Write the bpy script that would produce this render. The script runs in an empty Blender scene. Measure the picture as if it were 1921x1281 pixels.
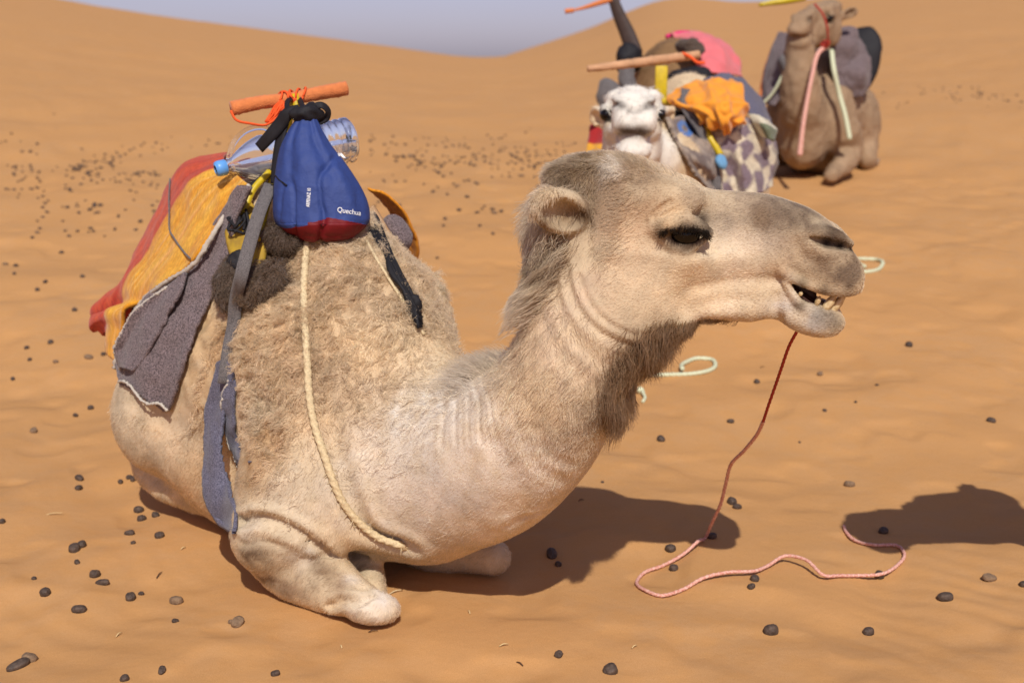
import bpy, bmesh, math, random
import numpy as np
from mathutils import Vector, Matrix
from mathutils.bvhtree import BVHTree

random.seed(7)
rng = np.random.default_rng(11)
scene = bpy.context.scene
COL = scene.collection

# ------------------------------------------------------------------ camera
FPX, CXP, CYP, CAM_H = 2400.0, 960.5, 640.5, 1.2
PITCH = math.radians(12.34)
cam_data = bpy.data.cameras.new("camera")
cam = bpy.data.objects.new("camera", cam_data)
COL.objects.link(cam)
cam.location = (0, 0, CAM_H)
cam.rotation_euler = (math.pi / 2 - PITCH, 0, 0)
cam_data.sensor_width = 36.0
cam_data.lens = 36.0 * FPX / 1921.0
cam_data.clip_start = 0.05
cam_data.clip_end = 6000
cam_data.dof.use_dof = True
cam_data.dof.focus_distance = 2.55
cam_data.dof.aperture_fstop = 3.8
scene.camera = cam

# ------------------------------------------------------------------ sky, sun, exposure
SUN_EL = math.radians(45.5)
SUN_DIR = Vector((0.085 * math.cos(SUN_EL), -math.cos(SUN_EL), math.sin(SUN_EL))).normalized()   # towards the sun
world = bpy.data.worlds.new("World")
scene.world = world
world.use_nodes = True
wn = world.node_tree
bg = wn.nodes["Background"]
sky = wn.nodes.new("ShaderNodeTexSky")
sky.sky_type = 'NISHITA'
sky.sun_disc = False
sky.sun_elevation = SUN_EL
sky.sun_rotation = math.pi - 0.085
sky.altitude = 700
sky.air_density = 1.0
sky.dust_density = 1.5
sky.ozone_density = 4.0
tint = wn.nodes.new("ShaderNodeMix"); tint.data_type = 'RGBA'; tint.blend_type = 'MULTIPLY'
tint.inputs[0].default_value = 1.0
tint.inputs[7].default_value = (1.12, 0.97, 1.20, 1)      # dusty, faintly lilac air
hs = wn.nodes.new("ShaderNodeHueSaturation"); hs.inputs["Saturation"].default_value = 0.62
wn.links.new(sky.outputs[0], hs.inputs["Color"])
wn.links.new(hs.outputs[0], tint.inputs[6])
wn.links.new(tint.outputs[2], bg.inputs[0])
bg.inputs[1].default_value = 0.08
sd = bpy.data.lights.new("sun", 'SUN')
sd.energy = 4.1
sd.angle = math.radians(0.55)
sd.color = (1.0, 0.955, 0.88)
sun = bpy.data.objects.new("sun", sd)
COL.objects.link(sun)
sun.rotation_euler = SUN_DIR.to_track_quat('Z', 'Y').to_euler()
sun.location = (0, -4, 6)
scene.view_settings.view_transform = 'Standard'
scene.view_settings.look = 'None'
scene.view_settings.exposure = 0.0
scene.view_settings.gamma = 1.0
scene.cycles.max_bounces = 10
scene.cycles.transparent_max_bounces = 16

# ------------------------------------------------------------------ general helpers
_F = np.array([0, math.cos(PITCH), -math.sin(PITCH)])
_U = np.array([0, math.sin(PITCH), math.cos(PITCH)])
_R = np.array([1.0, 0, 0])
_C = np.array([0, 0, CAM_H])

def P(px, py, d):
    """world point seen at photo pixel (px, py) at depth d along the view axis"""
    return _C + d * (_F + (px - CXP) / FPX * _R - (py - CYP) / FPX * _U)

def ray(px, py):
    v = _F + (px - CXP) / FPX * _R - (py - CYP) / FPX * _U
    return v / np.linalg.norm(v)

def unit(v):
    v = np.asarray(v, float)
    return v / (np.linalg.norm(v) + 1e-12)

def crom(xq, xs, ys):
    """smooth (catmull-rom / hermite) interpolation of a table"""
    xs = np.asarray(xs, float); ys = np.asarray(ys, float)
    m = np.gradient(ys, xs)
    xq = np.clip(xq, xs[0], xs[-1])
    i = np.clip(np.searchsorted(xs, xq, side='right') - 1, 0, len(xs) - 2)
    h = xs[i + 1] - xs[i]
    t = (xq - xs[i]) / h
    t2, t3 = t * t, t * t * t
    return ((2 * t3 - 3 * t2 + 1) * ys[i] + (t3 - 2 * t2 + t) * h * m[i]
            + (-2 * t3 + 3 * t2) * ys[i + 1] + (t3 - t2) * h * m[i + 1])

def spline(pts, n):
    """resample control points (k, d) to n points along a catmull-rom curve"""
    pts = np.asarray(pts, float)
    s = np.concatenate([[0], np.cumsum(np.linalg.norm(np.diff(pts[:, :3], axis=0), axis=1))])
    q = np.linspace(0, s[-1], n)
    return np.stack([crom(q, s, pts[:, k]) for k in range(pts.shape[1])], 1)

def _hash(ix, iy, iz, seed):
    h = (ix.astype(np.int64) * 374761393 + iy.astype(np.int64) * 668265263
         + iz.astype(np.int64) * 2147483647 + seed * 1274126177) & 0xffffffff
    h = ((h ^ (h >> 13)) * 1274126177) & 0xffffffff
    h = ((h ^ (h >> 16)) * 2246822519) & 0xffffffff
    return ((h ^ (h >> 15)) & 0xffff) / 65535.0

def vnoise(x, y, z, seed=0):
    x = np.asarray(x, float); y = np.asarray(y, float) + 0 * x; z = np.asarray(z, float) + 0 * x
    ix, iy, iz = np.floor(x), np.floor(y), np.floor(z)
    fx, fy, fz = x - ix, y - iy, z - iz
    fx = fx * fx * (3 - 2 * fx); fy = fy * fy * (3 - 2 * fy); fz = fz * fz * (3 - 2 * fz)
    r = 0
    for dx in (0, 1):
        for dy in (0, 1):
            for dz in (0, 1):
                w = (fx if dx else 1 - fx) * (fy if dy else 1 - fy) * (fz if dz else 1 - fz)
                r = r + w * _hash(ix + dx, iy + dy, iz + dz, seed)
    return r * 2 - 1

def fbm(x, y, z=0.0, oct=4, seed=0, gain=0.5):
    a, f, s = 1.0, 1.0, 0
    for k in range(oct):
        s = s + a * vnoise(x * f, y * f, z * f if np.ndim(z) else np.zeros_like(x) + z * f, seed + k)
        a *= gain; f *= 2.03
    return s

def link(o, parent=None):
    COL.objects.link(o)
    if parent is not None:
        o.parent = parent
    return o

def mesh_obj(name, verts, faces, mat=None, parent=None, smooth=True, origin=None):
    """one mesh object; verts in world space when parent sits at identity, else converted"""
    verts = np.asarray(verts, float).reshape(-1, 3)
    if parent is not None:
        verts = verts - world_origin(parent)
    elif origin is not None:
        verts = verts - np.asarray(origin)
    me = bpy.data.meshes.new(name)
    me.from_pydata(verts.tolist(), [], faces if isinstance(faces, list) else faces.tolist())
    if smooth:
        me.polygons.foreach_set("use_smooth", [True] * len(me.polygons))
    if mat:
        me.materials.append(mat)
    me.update()
    o = bpy.data.objects.new(name, me)
    if parent is None and origin is not None:
        o.location = origin
    return link(o, parent)

def world_origin(o):
    v = np.array(o.location)
    while o.parent is not None:
        o = o.parent
        v = v + np.array(o.location)
    return v

def thing(name, label, cat, loc=(0, 0, 0), group=None):
    o = bpy.data.objects.new(name, None)
    o.empty_display_size = 0.1
    o.location = loc
    COL.objects.link(o)
    return tag(o, label, cat, group)

def tag(o, label, cat, group=None, kind=None):
    o["label"] = label
    o["category"] = cat
    if group:
        o["group"] = group
    if kind:
        o["kind"] = kind
    return o

# ------------------------------------------------------------------ materials
def srgb(r, g, b):
    f = lambda c: ((c / 255 + 0.055) / 1.055) ** 2.4 if c > 10 else c / 255 / 12.92
    return (f(r), f(g), f(b), 1.0)

def mat_basic(name, col, rough=0.8, noise=0.0, nscale=40.0, bump=0.0, bscale=200.0, col2=None, spec=0.3,
              sheen=0.0, attr=None, stretch=None):
    m = bpy.data.materials.new(name)
    m.use_nodes = True
    nt = m.node_tree
    b = nt.nodes["Principled BSDF"]
    b.inputs["Roughness"].default_value = rough
    b.inputs["Specular IOR Level"].default_value = spec
    if sheen:
        b.inputs["Sheen Weight"].default_value = sheen
        b.inputs["Sheen Roughness"].default_value = 0.5
    tc = nt.nodes.new("ShaderNodeTexCoord")
    src = tc.outputs["Object"]
    if stretch:
        mp = nt.nodes.new("ShaderNodeMapping")
        mp.inputs["Scale"].default_value = stretch
        nt.links.new(src, mp.inputs[0]); src = mp.outputs[0]
    if noise or col2:
        n = nt.nodes.new("ShaderNodeTexNoise")
        n.inputs["Scale"].default_value = nscale
        n.inputs["Detail"].default_value = 6
        n.inputs["Roughness"].default_value = 0.65
        nt.links.new(src, n.inputs["Vector"])
        r = nt.nodes.new("ShaderNodeValToRGB")
        c1 = col
        c2 = col2 or tuple(min(1, c * (1 - noise)) for c in col[:3]) + (1,)
        r.color_ramp.elements[0].position = 0.33
        r.color_ramp.elements[1].position = 0.67
        r.color_ramp.elements[0].color = c2
        r.color_ramp.elements[1].color = c1
        nt.links.new(n.outputs[0], r.inputs[0])
        nt.links.new(r.outputs[0], b.inputs["Base Color"])
    else:
        b.inputs["Base Color"].default_value = col
    if attr:
        a = nt.nodes.new("ShaderNodeAttribute"); a.attribute_name = attr
        nt.links.new(a.outputs["Color"], b.inputs["Base Color"])
    if bump:
        n2 = nt.nodes.new("ShaderNodeTexNoise")
        n2.inputs["Scale"].default_value = bscale
        n2.inputs["Detail"].default_value = 5
        nt.links.new(src, n2.inputs["Vector"])
        bp = nt.nodes.new("ShaderNodeBump")
        bp.inputs["Strength"].default_value = bump
        bp.inputs["Distance"].default_value = 0.01
        nt.links.new(n2.outputs[0], bp.inputs["Height"])
        nt.links.new(bp.outputs[0], b.inputs["Normal"])
    return m

# ------------------------------------------------------------------ the sand
def smooth01(t):
    t = np.clip(t, 0, 1)
    return t * t * (3 - 2 * t)

_gy = [-30, 0, 2.0, 2.9, 3.4, 4.2, 5.0, 6.0, 7.0, 8.5, 10.0, 12.0, 16.0, 22.0, 30.0, 45.0]
_gz = [0, 0, 0, 0.0, 0.010, 0.06, 0.135, 0.23, 0.315, 0.44, 0.54, 0.66, 0.82, 0.95, 1.03, 1.1]
# dune crests: photo column -> elevation row
_cx = [-3000, -900, 90, 250, 500, 700, 925, 945, 1100, 1240, 1400, 1500, 1700, 2000, 3000, 5000]
_cy = [-200, -120, 0, 25, 57, 83, 107, 106, 55, 1, 5, 2, -25, -60, -150, -200]

def ground(x, y):
    x = np.asarray(x, float); y = np.asarray(y, float)
    z = crom(np.clip(y, -30, 45), _gy, _gz)
    r = np.hypot(x, y)
    ys = np.maximum(y, 0.3 * r + 0.01)
    col = CXP + 2457.0 * x / ys
    row = np.where(col < 935, crom(col, _cx[:8], _cy[:8]), crom(col, _cx[7:], _cy[7:]))
    el = np.arctan((CYP - row) / FPX) - PITCH
    rc = np.where(col < 935, 42.0, 62.0) + 3.0 * np.sin(col * 0.004)
    rc = np.interp(col, [900, 1000], [42.0, 62.0]) + 2.0 * np.sin(col * 0.003)
    zc = CAM_H + rc * np.tan(el)
    up = np.clip((r - 9.0) / (rc - 9.0), 0, 1) ** 1.25
    z2 = z * (1 - up) + zc * up
    down = np.clip((r - rc) / 25.0, 0, 1)
    z2 = z2 - np.where(r > rc, (r - rc).clip(0, 12) * 0.5, 0)
    z2 = np.where(r > rc + 12, zc - 6.0 - 0.004 * (r - rc - 12).clip(0, 400), z2)
    # swells, dents and trampled spots
    near = np.clip(1.2 - r / 40.0, 0.0, 1.0)
    sw = 0.026 * fbm(x * 0.9 + 3.1, y * 0.9, 0.0, 2, 5) + 0.020 * fbm(x * 2.1 + 1.3, y * 2.1 + 4, 0.0, 2, 6)
    dn = fbm(x * 3.4, y * 3.4 + 9, 0.0, 2, 21)
    dents = -0.022 * np.clip(dn - 0.1, 0, 1) ** 1.4 + 0.003 * dn
    foot = fbm(x * 6.0 + 1.7, y * 6.0, 0.0, 2, 33)
    feet = -0.009 * smooth01((foot - 0.05) * 1.1)
    rip_m = smooth01(fbm(x * 0.8 + 5, y * 0.8, 0.0, 2, 44) * 1.6 - 0.1)
    rip = 0.0012 * rip_m * np.sin((x * 0.75 + y * 0.66 + 0.10 * fbm(x * 2, y * 2, 0.0, 2, 9)) * 80.0)
    bigr = np.clip((r - 6) / 12, 0, 1)
    big = 0.10 * bigr * fbm(x * 0.12, y * 0.12, 0.0, 3, 51) * (1 - up)
    return z2 + near * (sw + dents + feet + rip * np.clip(1.6 - r / 6, 0, 1)) + big

def build_ground():
    m = bpy.data.materials.new("sand_grain"); m.use_nodes = True
    nt = m.node_tree; b = nt.nodes["Principled BSDF"]
    b.inputs["Roughness"].default_value = 0.92
    b.inputs["Specular IOR Level"].default_value = 0.12
    tc = nt.nodes.new("ShaderNodeTexCoord")
    def noise(scale, detail=4):
        n = nt.nodes.new("ShaderNodeTexNoise")
        n.inputs["Scale"].default_value = scale; n.inputs["Detail"].default_value = detail
        nt.links.new(tc.outputs["Object"], n.inputs["Vector"]); return n
    def mix(fac, a, c):
        x = nt.nodes.new("ShaderNodeMix"); x.data_type = 'RGBA'
        nt.links.new(fac, x.inputs[0])
        for s, v in ((6, a), (7, c)):
            if isinstance(v, tuple): x.inputs[s].default_value = v
            else: nt.links.new(v, x.inputs[s])
        return x.outputs[2]
    def ramp(src, p0, p1):
        r = nt.nodes.new("ShaderNodeValToRGB")
        r.color_ramp.elements[0].position = p0; r.color_ramp.elements[1].position = p1
        nt.links.new(src, r.inputs[0]); return r.outputs[0]
    big = ramp(noise(2.2, 5).outputs[0], 0.38, 0.62)
    mid = ramp(noise(14.0, 5).outputs[0], 0.42, 0.62)
    fine = ramp(noise(900.0, 2).outputs[0], 0.35, 0.65)
    c = mix(big, (0.555, 0.298, 0.120, 1), (0.545, 0.310, 0.140, 1))
    c2 = mix(mid, c, (0.57, 0.302, 0.116, 1))
    c3 = mix(fine, (0.44, 0.226, 0.082, 1), c2)
    nt.links.new(c3, b.inputs["Base Color"])
    bp = nt.nodes.new("ShaderNodeBump"); bp.inputs["Strength"].default_value = 0.16
    bp.inputs["Distance"].default_value = 0.012
    nt.links.new(noise(35.0, 8).outputs[0], bp.inputs["Height"])
    bp2 = nt.nodes.new("ShaderNodeBump"); bp2.inputs["Strength"].default_value = 0.35
    bp2.inputs["Distance"].default_value = 0.002
    nt.links.new(noise(700.0, 3).outputs[0], bp2.inputs["Height"])
    nt.links.new(bp.outputs[0], bp2.inputs["Normal"])
    nt.links.new(bp2.outputs[0], b.inputs["Normal"])
    # polar sheet, fine in front of the camera
    az = np.radians(np.concatenate([np.linspace(-180, -30, 40)[:-1], np.linspace(-30, 30, 620), np.linspace(30, 180, 40)[1:]]))
    rr = np.concatenate([[0.05, 0.3, 0.7, 1.1, 1.4], np.geomspace(1.6, 9.0, 560), np.geomspace(9.2, 90, 150), [130, 200, 400, 900, 2000, 4500]])
    A, R = np.meshgrid(az, rr)
    X, Y = R * np.sin(A), R * np.cos(A)
    Z = ground(X, Y)
    V = np.stack([X, Y, Z], -1).reshape(-1, 3)
    n, k = len(rr), len(az)
    i = np.arange(n - 1)[:, None] * k + np.arange(k - 1)[None, :]
    Fq = np.stack([i, i + 1, i + k + 1, i + k], -1).reshape(-1, 4)[:, ::-1]
    o = mesh_obj("desert_sand", V, Fq, m)
    o["kind"] = "structure"
    return o
build_ground()

def G(px, py, lift=0.0):
    """ground point under a photo pixel"""
    d = ray(px, py)
    t = np.geomspace(1.2, 70, 420)
    pts = _C[None] + t[:, None] * d[None]
    h = pts[:, 2] - ground(pts[:, 0], pts[:, 1])
    i = int(np.argmax(h < 0))
    if i == 0: i = 1
    lo, hi = t[i - 1], t[i]
    for _ in range(10):
        m_ = 0.5 * (lo + hi); p = _C + m_ * d
        if p[2] - float(ground(p[0], p[1])) < 0: hi = m_
        else: lo = m_
    p = _C + hi * d
    return p + np.array([0, 0, lift])
# ------------------------------------------------------------------ implicit-surface modelling
class Field:
    def __init__(s, xs, ys, zs):
        s.ax = [np.asarray(a, np.float32) for a in (xs, ys, zs)]
        s.D = np.full([len(a) for a in s.ax], 0.5, np.float32)
    def box(s, lo, hi, pad):
        sl = []
        for k in range(3):
            a = s.ax[k]
            i0 = int(np.searchsorted(a, lo[k] - pad)); i1 = int(np.searchsorted(a, hi[k] + pad))
            sl.append(slice(max(i0, 0), max(i1, i0 + 1)))
        return tuple(sl)
    def pts(s, sl):
        return np.meshgrid(s.ax[0][sl[0]], s.ax[1][sl[1]], s.ax[2][sl[2]], indexing='ij', sparse=True)
    def join(s, sl, d, k):
        a = s.D[sl]
        if k <= 0:
            s.D[sl] = np.minimum(a, d); return
        h = np.maximum(k - np.abs(a - d), 0) / k
        s.D[sl] = np.minimum(a, d) - h * h * (k * 0.25)
    def cut(s, sl, d, k):
        a = s.D[sl]; d = -d
        h = np.maximum(k - np.abs(a - d), 0) / k
        s.D[sl] = np.maximum(a, d) + h * h * (k * 0.25)
    def ell(s, c, r, axes=None, k=0.03, cut=False, shell=None):
        """ellipsoid: centre, radii, rows of axes = its directions"""
        c = np.asarray(c, float); r = np.asarray(r, float)
        A = np.eye(3) if axes is None else np.stack([unit(v) for v in axes])
        ext = np.sqrt(((A * r[:, None]) ** 2).sum(0))
        sl = s.box(c - ext, c + ext, k + 0.02)
        x, y, z = s.pts(sl)
        x = x - c[0]; y = y - c[1]; z = z - c[2]
        k0 = 0; k1 = 0
        for j in range(3):
            q = (A[j, 0] * x + A[j, 1] * y + A[j, 2] * z)
            k0 = k0 + (q / r[j]) ** 2; k1 = k1 + (q / r[j] ** 2) ** 2
        k0 = np.sqrt(k0); d = k0 * (k0 - 1) / np.sqrt(k1 + 1e-9)
        (s.cut if cut else s.join)(sl, d.astype(np.float32), k)
    def sweep(s, pts, ref, n=14, k=0.03, cut=False):
        """tube: control rows x y z ra rb; ra along ref (made perpendicular), rb across"""
        q = spline(pts, n)
        rm = q[:, 3:5].max()
        sl = s.box(q[:, :3].min(0) - rm, q[:, :3].max(0) + rm, k + 0.02)
        X, Y, Z = s.pts(sl)
        best = np.full(s.D[sl].shape, 9.0, np.float32)
        ref = np.asarray(ref, float)
        refs = ref if ref.ndim == 2 else np.repeat(ref[None], n, 0)
        if len(refs) != n:
            refs = spline(np.c_[refs], n) if refs.shape[1] == 3 else refs
        for i in range(n - 1):
            a, b = q[i], q[i + 1]
            seg = b[:3] - a[:3]; L2 = seg @ seg; dh = seg / math.sqrt(L2)
            e1 = unit(refs[i] - (refs[i] @ dh) * dh); e2 = np.cross(dh, e1)
            r_ = max(a[3], a[4], b[3], b[4])
            sub = s.box(np.minimum(a[:3], b[:3]) - r_, np.maximum(a[:3], b[:3]) + r_, k + 0.02)
            x, y, z = s.pts(sub)
            x = x - a[0]; y = y - a[1]; z = z - a[2]
            t = np.clip((x * seg[0] + y * seg[1] + z * seg[2]) / L2, 0, 1)
            ra = a[3] + t * (b[3] - a[3]); rb = a[4] + t * (b[4] - a[4])
            u = e1[0] * x + e1[1] * y + e1[2] * z
            v = e2[0] * x + e2[1] * y + e2[2] * z
            w = dh[0] * x + dh[1] * y + dh[2] * z - t * math.sqrt(L2)
            rc = np.minimum(ra, rb)
            k0 = np.sqrt((u / ra) ** 2 + (v / rb) ** 2 + (w / rc) ** 2)
            k1 = np.sqrt((u / ra ** 2) ** 2 + (v / rb ** 2) ** 2 + (w / rc ** 2) ** 2 + 1e-9)
            d = k0 * (k0 - 1) / k1
            off = tuple(slice(sub[j].start - sl[j].start, sub[j].stop - sl[j].start) for j in range(3))
            best[off] = np.minimum(best[off], d)
        (s.cut if cut else s.join)(sl, best, k)
    def func(s, lo, hi, fn, k=0.02, cut=False):
        sl = s.box(lo, hi, k + 0.02)
        x, y, z = s.pts(sl)
        (s.cut if cut else s.join)(sl, fn(x, y, z).astype(np.float32), k)
    def mesh(s, smooth_it=3):
        D = s.D; ax = s.ax
        ins = D < 0
        cnt = np.zeros([n - 1 for n in D.shape], np.int8)
        for a in (0, 1):
            for b in (0, 1):
                for c in (0, 1):
                    cnt += ins[a:D.shape[0] - 1 + a, b:D.shape[1] - 1 + b, c:D.shape[2] - 1 + c]
        act = np.argwhere((cnt > 0) & (cnt < 8))
        idx = np.full(cnt.shape, -1, np.int32)
        idx[act[:, 0], act[:, 1], act[:, 2]] = np.arange(len(act))
        acc = np.zeros((len(act), 3)); n = np.zeros(len(act))
        cor = [(a, b, c) for a in (0, 1) for b in (0, 1) for c in (0, 1)]
        for i, A in enumerate(cor):
            for B in cor[i + 1:]:
                if sum(abs(p - q) for p, q in zip(A, B)) != 1: continue
                ia = act + A; ib = act + B
                da = D[ia[:, 0], ia[:, 1], ia[:, 2]]; db = D[ib[:, 0], ib[:, 1], ib[:, 2]]
                m = (da < 0) != (db < 0)
                t = da[m] / (da[m] - db[m])
                pa = np.stack([ax[k][ia[m, k]] for k in range(3)], 1); pb = np.stack([ax[k][ib[m, k]] for k in range(3)], 1)
                acc[m] += pa + t[:, None] * (pb - pa); n[m] += 1
        V = acc / n[:, None]
        quads = []
        for k in range(3):
            o1, o2 = [j for j in range(3) if j != k]
            lo = [slice(None)] * 3; hi = [slice(None)] * 3
            lo[k] = slice(0, -1); hi[k] = slice(1, None)
            for o in (o1, o2):
                lo[o] = slice(1, -1); hi[o] = slice(1, -1)
            A = ins[tuple(lo)]; B = ins[tuple(hi)]
            e = np.argwhere(A != B)
            flip = A[e[:, 0], e[:, 1], e[:, 2]]
            base = e.copy(); base[:, o1] += 1; base[:, o2] += 1
            def cell(d1, d2):
                c = base.copy(); c[:, o1] -= d1; c[:, o2] -= d2
                return idx[c[:, 0], c[:, 1], c[:, 2]]
            q = np.stack([cell(1, 1), cell(0, 1), cell(0, 0), cell(1, 0)], 1)
            if k == 1: flip = ~flip
            q[~flip] = q[~flip][:, ::-1]
            quads.append(q)
        Q = np.concatenate(quads)
        Q = Q[(Q >= 0).all(1)]
        E = np.unique(np.sort(np.concatenate([Q[:, [0, 1]], Q[:, [1, 2]], Q[:, [2, 3]], Q[:, [3, 0]]]), axis=1), axis=0)
        deg = np.bincount(E.ravel(), minlength=len(V)).astype(float)
        for it in range(smooth_it):
            for lam in (0.5, -0.52):
                S = np.stack([np.bincount(E[:, 0], V[E[:, 1], j], len(V)) + np.bincount(E[:, 1], V[E[:, 0], j], len(V)) for j in range(3)], 1)
                V = V + lam * (S / np.maximum(deg, 1)[:, None] - V)
        return V, Q

def mesh_normals(V, Q):
    fn = np.cross(V[Q[:, 2]] - V[Q[:, 0]], V[Q[:, 3]] - V[Q[:, 1]])
    N = np.zeros_like(V)
    for j in range(4):
        for c in range(3):
            N[:, c] += np.bincount(Q[:, j], fn[:, c], len(V))
    return N / (np.linalg.norm(N, axis=1)[:, None] + 1e-12)

# ------------------------------------------------------------------ the shape of a camel's head (head frame: u forward, v up, w sideways, metres)
HS = 2.42 / FPX
def hu(px): return (np.asarray(px, float) - 1310.0) * HS
def hv(py): return -(np.asarray(py, float) - 450.0) * HS
_up = hu([1030, 1045, 1060, 1100, 1150, 1200, 1240, 1280, 1320, 1360, 1400, 1440, 1480, 1520, 1550, 1575, 1592, 1604, 1610, 1613])
_ut = hv([385, 352, 336, 322, 316, 316, 325, 342, 355, 358, 360, 365, 377, 393, 413, 437, 470, 494, 508, 518])
_ub = hv([420, 440, 470, 520, 560, 565, 560, 552, 545, 540, 533, 523, 519, 531, 536, 539, 539, 537, 534, 526])
_uw = [.02, .045, .062, .080, .092, .098, .098, .094, .080, .066, .058, .055, .056, .060, .062, .058, .050, .038, .024, .008]
_lp = hu([1120, 1135, 1175, 1220, 1280, 1360, 1410, 1453, 1477, 1490, 1517, 1545, 1563, 1573, 1578])
_lt = hv([500, 480, 475, 490, 500, 505, 505, 509, 523, 543, 562, 578, 588, 595, 600])
_lb = hv([530, 560, 588, 598, 600, 600, 602, 594, 602, 606, 612, 617, 617, 613, 606])
_lw = [.03, .055, .070, .070, .060, .050, .046, .045, .047, .048, .048, .045, .036, .026, .010]

def loft_sdf(u, v, w, up, top, bot, hw, n=2.2, n2=None):
    uc = np.clip(u, up[0], up[-1])
    if n2 is not None: n = n + (n2 - n) * np.clip((uc - hu(1400)) / 0.06, 0, 1)
    t = crom(uc, up, top); b = crom(uc, up, bot); h = np.maximum(crom(uc, up, hw), 0.004)
    vc = (t + b) / 2; hv_ = np.maximum((t - b) / 2, 0.004)
    a = np.abs(v - vc) / hv_; c = np.abs(w) / h
    kk = (a ** n + c ** n) ** (1 / n)
    d = (kk - 1) * np.minimum(hv_, h)
    du = np.abs(u - uc)
    return np.where(du > 0, np.sqrt(np.maximum(d, 0) ** 2 + du ** 2), d)

def add_head(f, O, eu, ev, ew, S=1.0, detail=True, shut=False):
    """add a head to field f: origin O, unit axes forward/up/side, scale S"""
    O = np.asarray(O, float); eu, ev, ew = unit(eu), unit(ev), unit(ew)
    def W(u, v, w): return O + S * (u * eu + v * ev + w * ew)
    def loc(x, y, z):
        x = x - O[0]; y = y - O[1]; z = z - O[2]
        return [(e[0] * x + e[1] * y + e[2] * z) / S for e in (eu, ev, ew)]
    cs = np.array([W(a, b, c) for a in (-.3, .33) for b in (-.18, .16) for c in (-.13, .13)])
    lo, hi = cs.min(0), cs.max(0)
    f.func(lo, hi, lambda x, y, z: S * loft_sdf(*loc(x, y, z), _lp, _lt, _lb, _lw, 2.3, 3.2), 0.03 * S)
    f.func(lo, hi, lambda x, y, z: S * loft_sdf(*loc(x, y, z), _up, _ut, _ub, _uw, 2.25, 3.4), 0.012 * S)
    def E(px, py, w, r, k=0.02, cut=False, rot=0.0, yaw=0.0):
        for sgn in (1, -1):
            a = math.radians(rot); yw = math.radians(yaw) * sgn
            e1 = math.cos(a) * eu + math.sin(a) * ev
            e2 = -math.sin(a) * eu + math.cos(a) * ev
            e1b = math.cos(yw) * e1 + math.sin(yw) * ew
            e3 = -math.sin(yw) * e1 + math.cos(yw) * ew
            f.ell(W(hu(px), hv(py), sgn * w), np.array(r) * S, (e1b, e2, e3), k * S, cut)
            if w == 0: break
    def T(rows, k=0.01, cut=False, n=8):
        for sgn in (1, -1):
            pts = [list(W(hu(p[0]), hv(p[1]), sgn * p[2])) + [p[3] * S, (p[4] if len(p) > 4 else p[3]) * S] for p in rows]
            f.sweep(pts, ew, n, k * S, cut)
    # cheek, zygomatic ridge, brow, lids
    E(1185, 520, .060, (.075, .070, .032), .05)
    T([(1175, 462, .084, .020, .014), (1240, 468, .090, .020, .014), (1300, 470, .082, .018, .014), (1370, 462, .058, .014, .012)], .035)
    E(1265, 376, .070, (.060, .034, .024), .06, rot=-10)
    E(1340, 420, .072, (.05, .035, .022), .06, cut=True)
    E(1225, 432, .118, (.045, .05, .018), .05, cut=True)
    if detail:
        E(1286, 432, .108, (.036, .017, .024), .010, cut=True, rot=4)
        T([(1232, 420, .088, .007), (1258, 409, .098, .013), (1288, 408, .099, .014), (1314, 413, .090, .010), (1330, 424, .080, .006)], .020)
        T([(1245, 436, .088, .005), (1264, 449, .093, .007), (1290, 453, .092, .007), (1314, 444, .085, .005), (1328, 432, .077, .004)], .016)
    else:
        E(1284, 430, .108, (.035, .024, .024), .012, cut=True)
    # nostril wing and slit
    T([(1500, 428, .052, .010), (1525, 424, .060, .012), (1555, 430, .060, .011), (1583, 447, .044, .007)], .02)
    T([(1512, 450, .054, .010), (1540, 461, .062, .010), (1570, 468, .056, .008)], .02)
    T([(1512, 434, .062, .005), (1535, 441, .064, .010), (1562, 447, .060, .010), (1592, 462, .040, .008)], .005, cut=True)
    # lips
    E(1560, 503, .040, (.050, .036, .026), .03)
    T([(1466, 500, .050, .007), (1490, 515, .055, .007), (1530, 525, .058, .007), (1575, 531, .053, .007), (1603, 527, .026, .007)], .012)
    T([(1472, 520, .047, .006), (1492, 550, .050, .007), (1522, 571, .049, .007), (1552, 588, .043, .007), (1572, 600, .022, .007)], .010)
    E(1530, 590, .020, (.045, .026, .032), .03)
    T([(1455, 545, .050, .008), (1458, 575, .046, .007), (1468, 596, .030, .006)], .012, cut=True)
    T([(1300, 569, .066, .003), (1350, 562, .058, .004), (1400, 552, .053, .004)], .03, cut=True)
    if shut:
        E(1515, 550, 0, (.062, .030, .046), .012)
        E(1555, 560, 0, (.030, .026, .034), .012)
    # crown
    E(1110, 335, 0, (.085, .030, .070), .04)
    # ears
    for sgn in (1, -1):
        b = W(hu(1108), hv(408), sgn * .078); t = W(hu(1018), hv(366), sgn * .150)
        ax = unit(t - b); nrm = unit(sgn * ew * 0.75 + 0.45 * eu - 0.35 * ev); nrm = unit(nrm - (nrm @ ax) * ax); sd_ = np.cross(ax, nrm)
        c = (b + t) / 2
        f.ell(c, np.array((.066, .043, .026)) * S, (ax, sd_, nrm), .012 * S)
        f.ell(c + nrm * .020 * S + ax * 0.004 * S, np.array((.050, .030, .028)) * S, (ax, sd_, nrm), .006 * S, True)
    return W
# ------------------------------------------------------------------ the near camel
FW = unit((0.707, -0.707, 0)); LF = unit((0.707, 0.707, 0)); ZU = np.array([0, 0, 1.0])
CO = np.array([-0.23, 2.84, 0.0])
def B(s, l, z): return CO + s * FW + l * LF + np.array([0, 0, z])

HEAD_D = 2.42
HU = unit((math.cos(math.radians(8)), -math.sin(math.radians(8)), 0.0)); HW = unit((-math.sin(math.radians(8)), -math.cos(math.radians(8)), 0)); HV = ZU
HO = P(1310, 450, HEAD_D)

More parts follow.
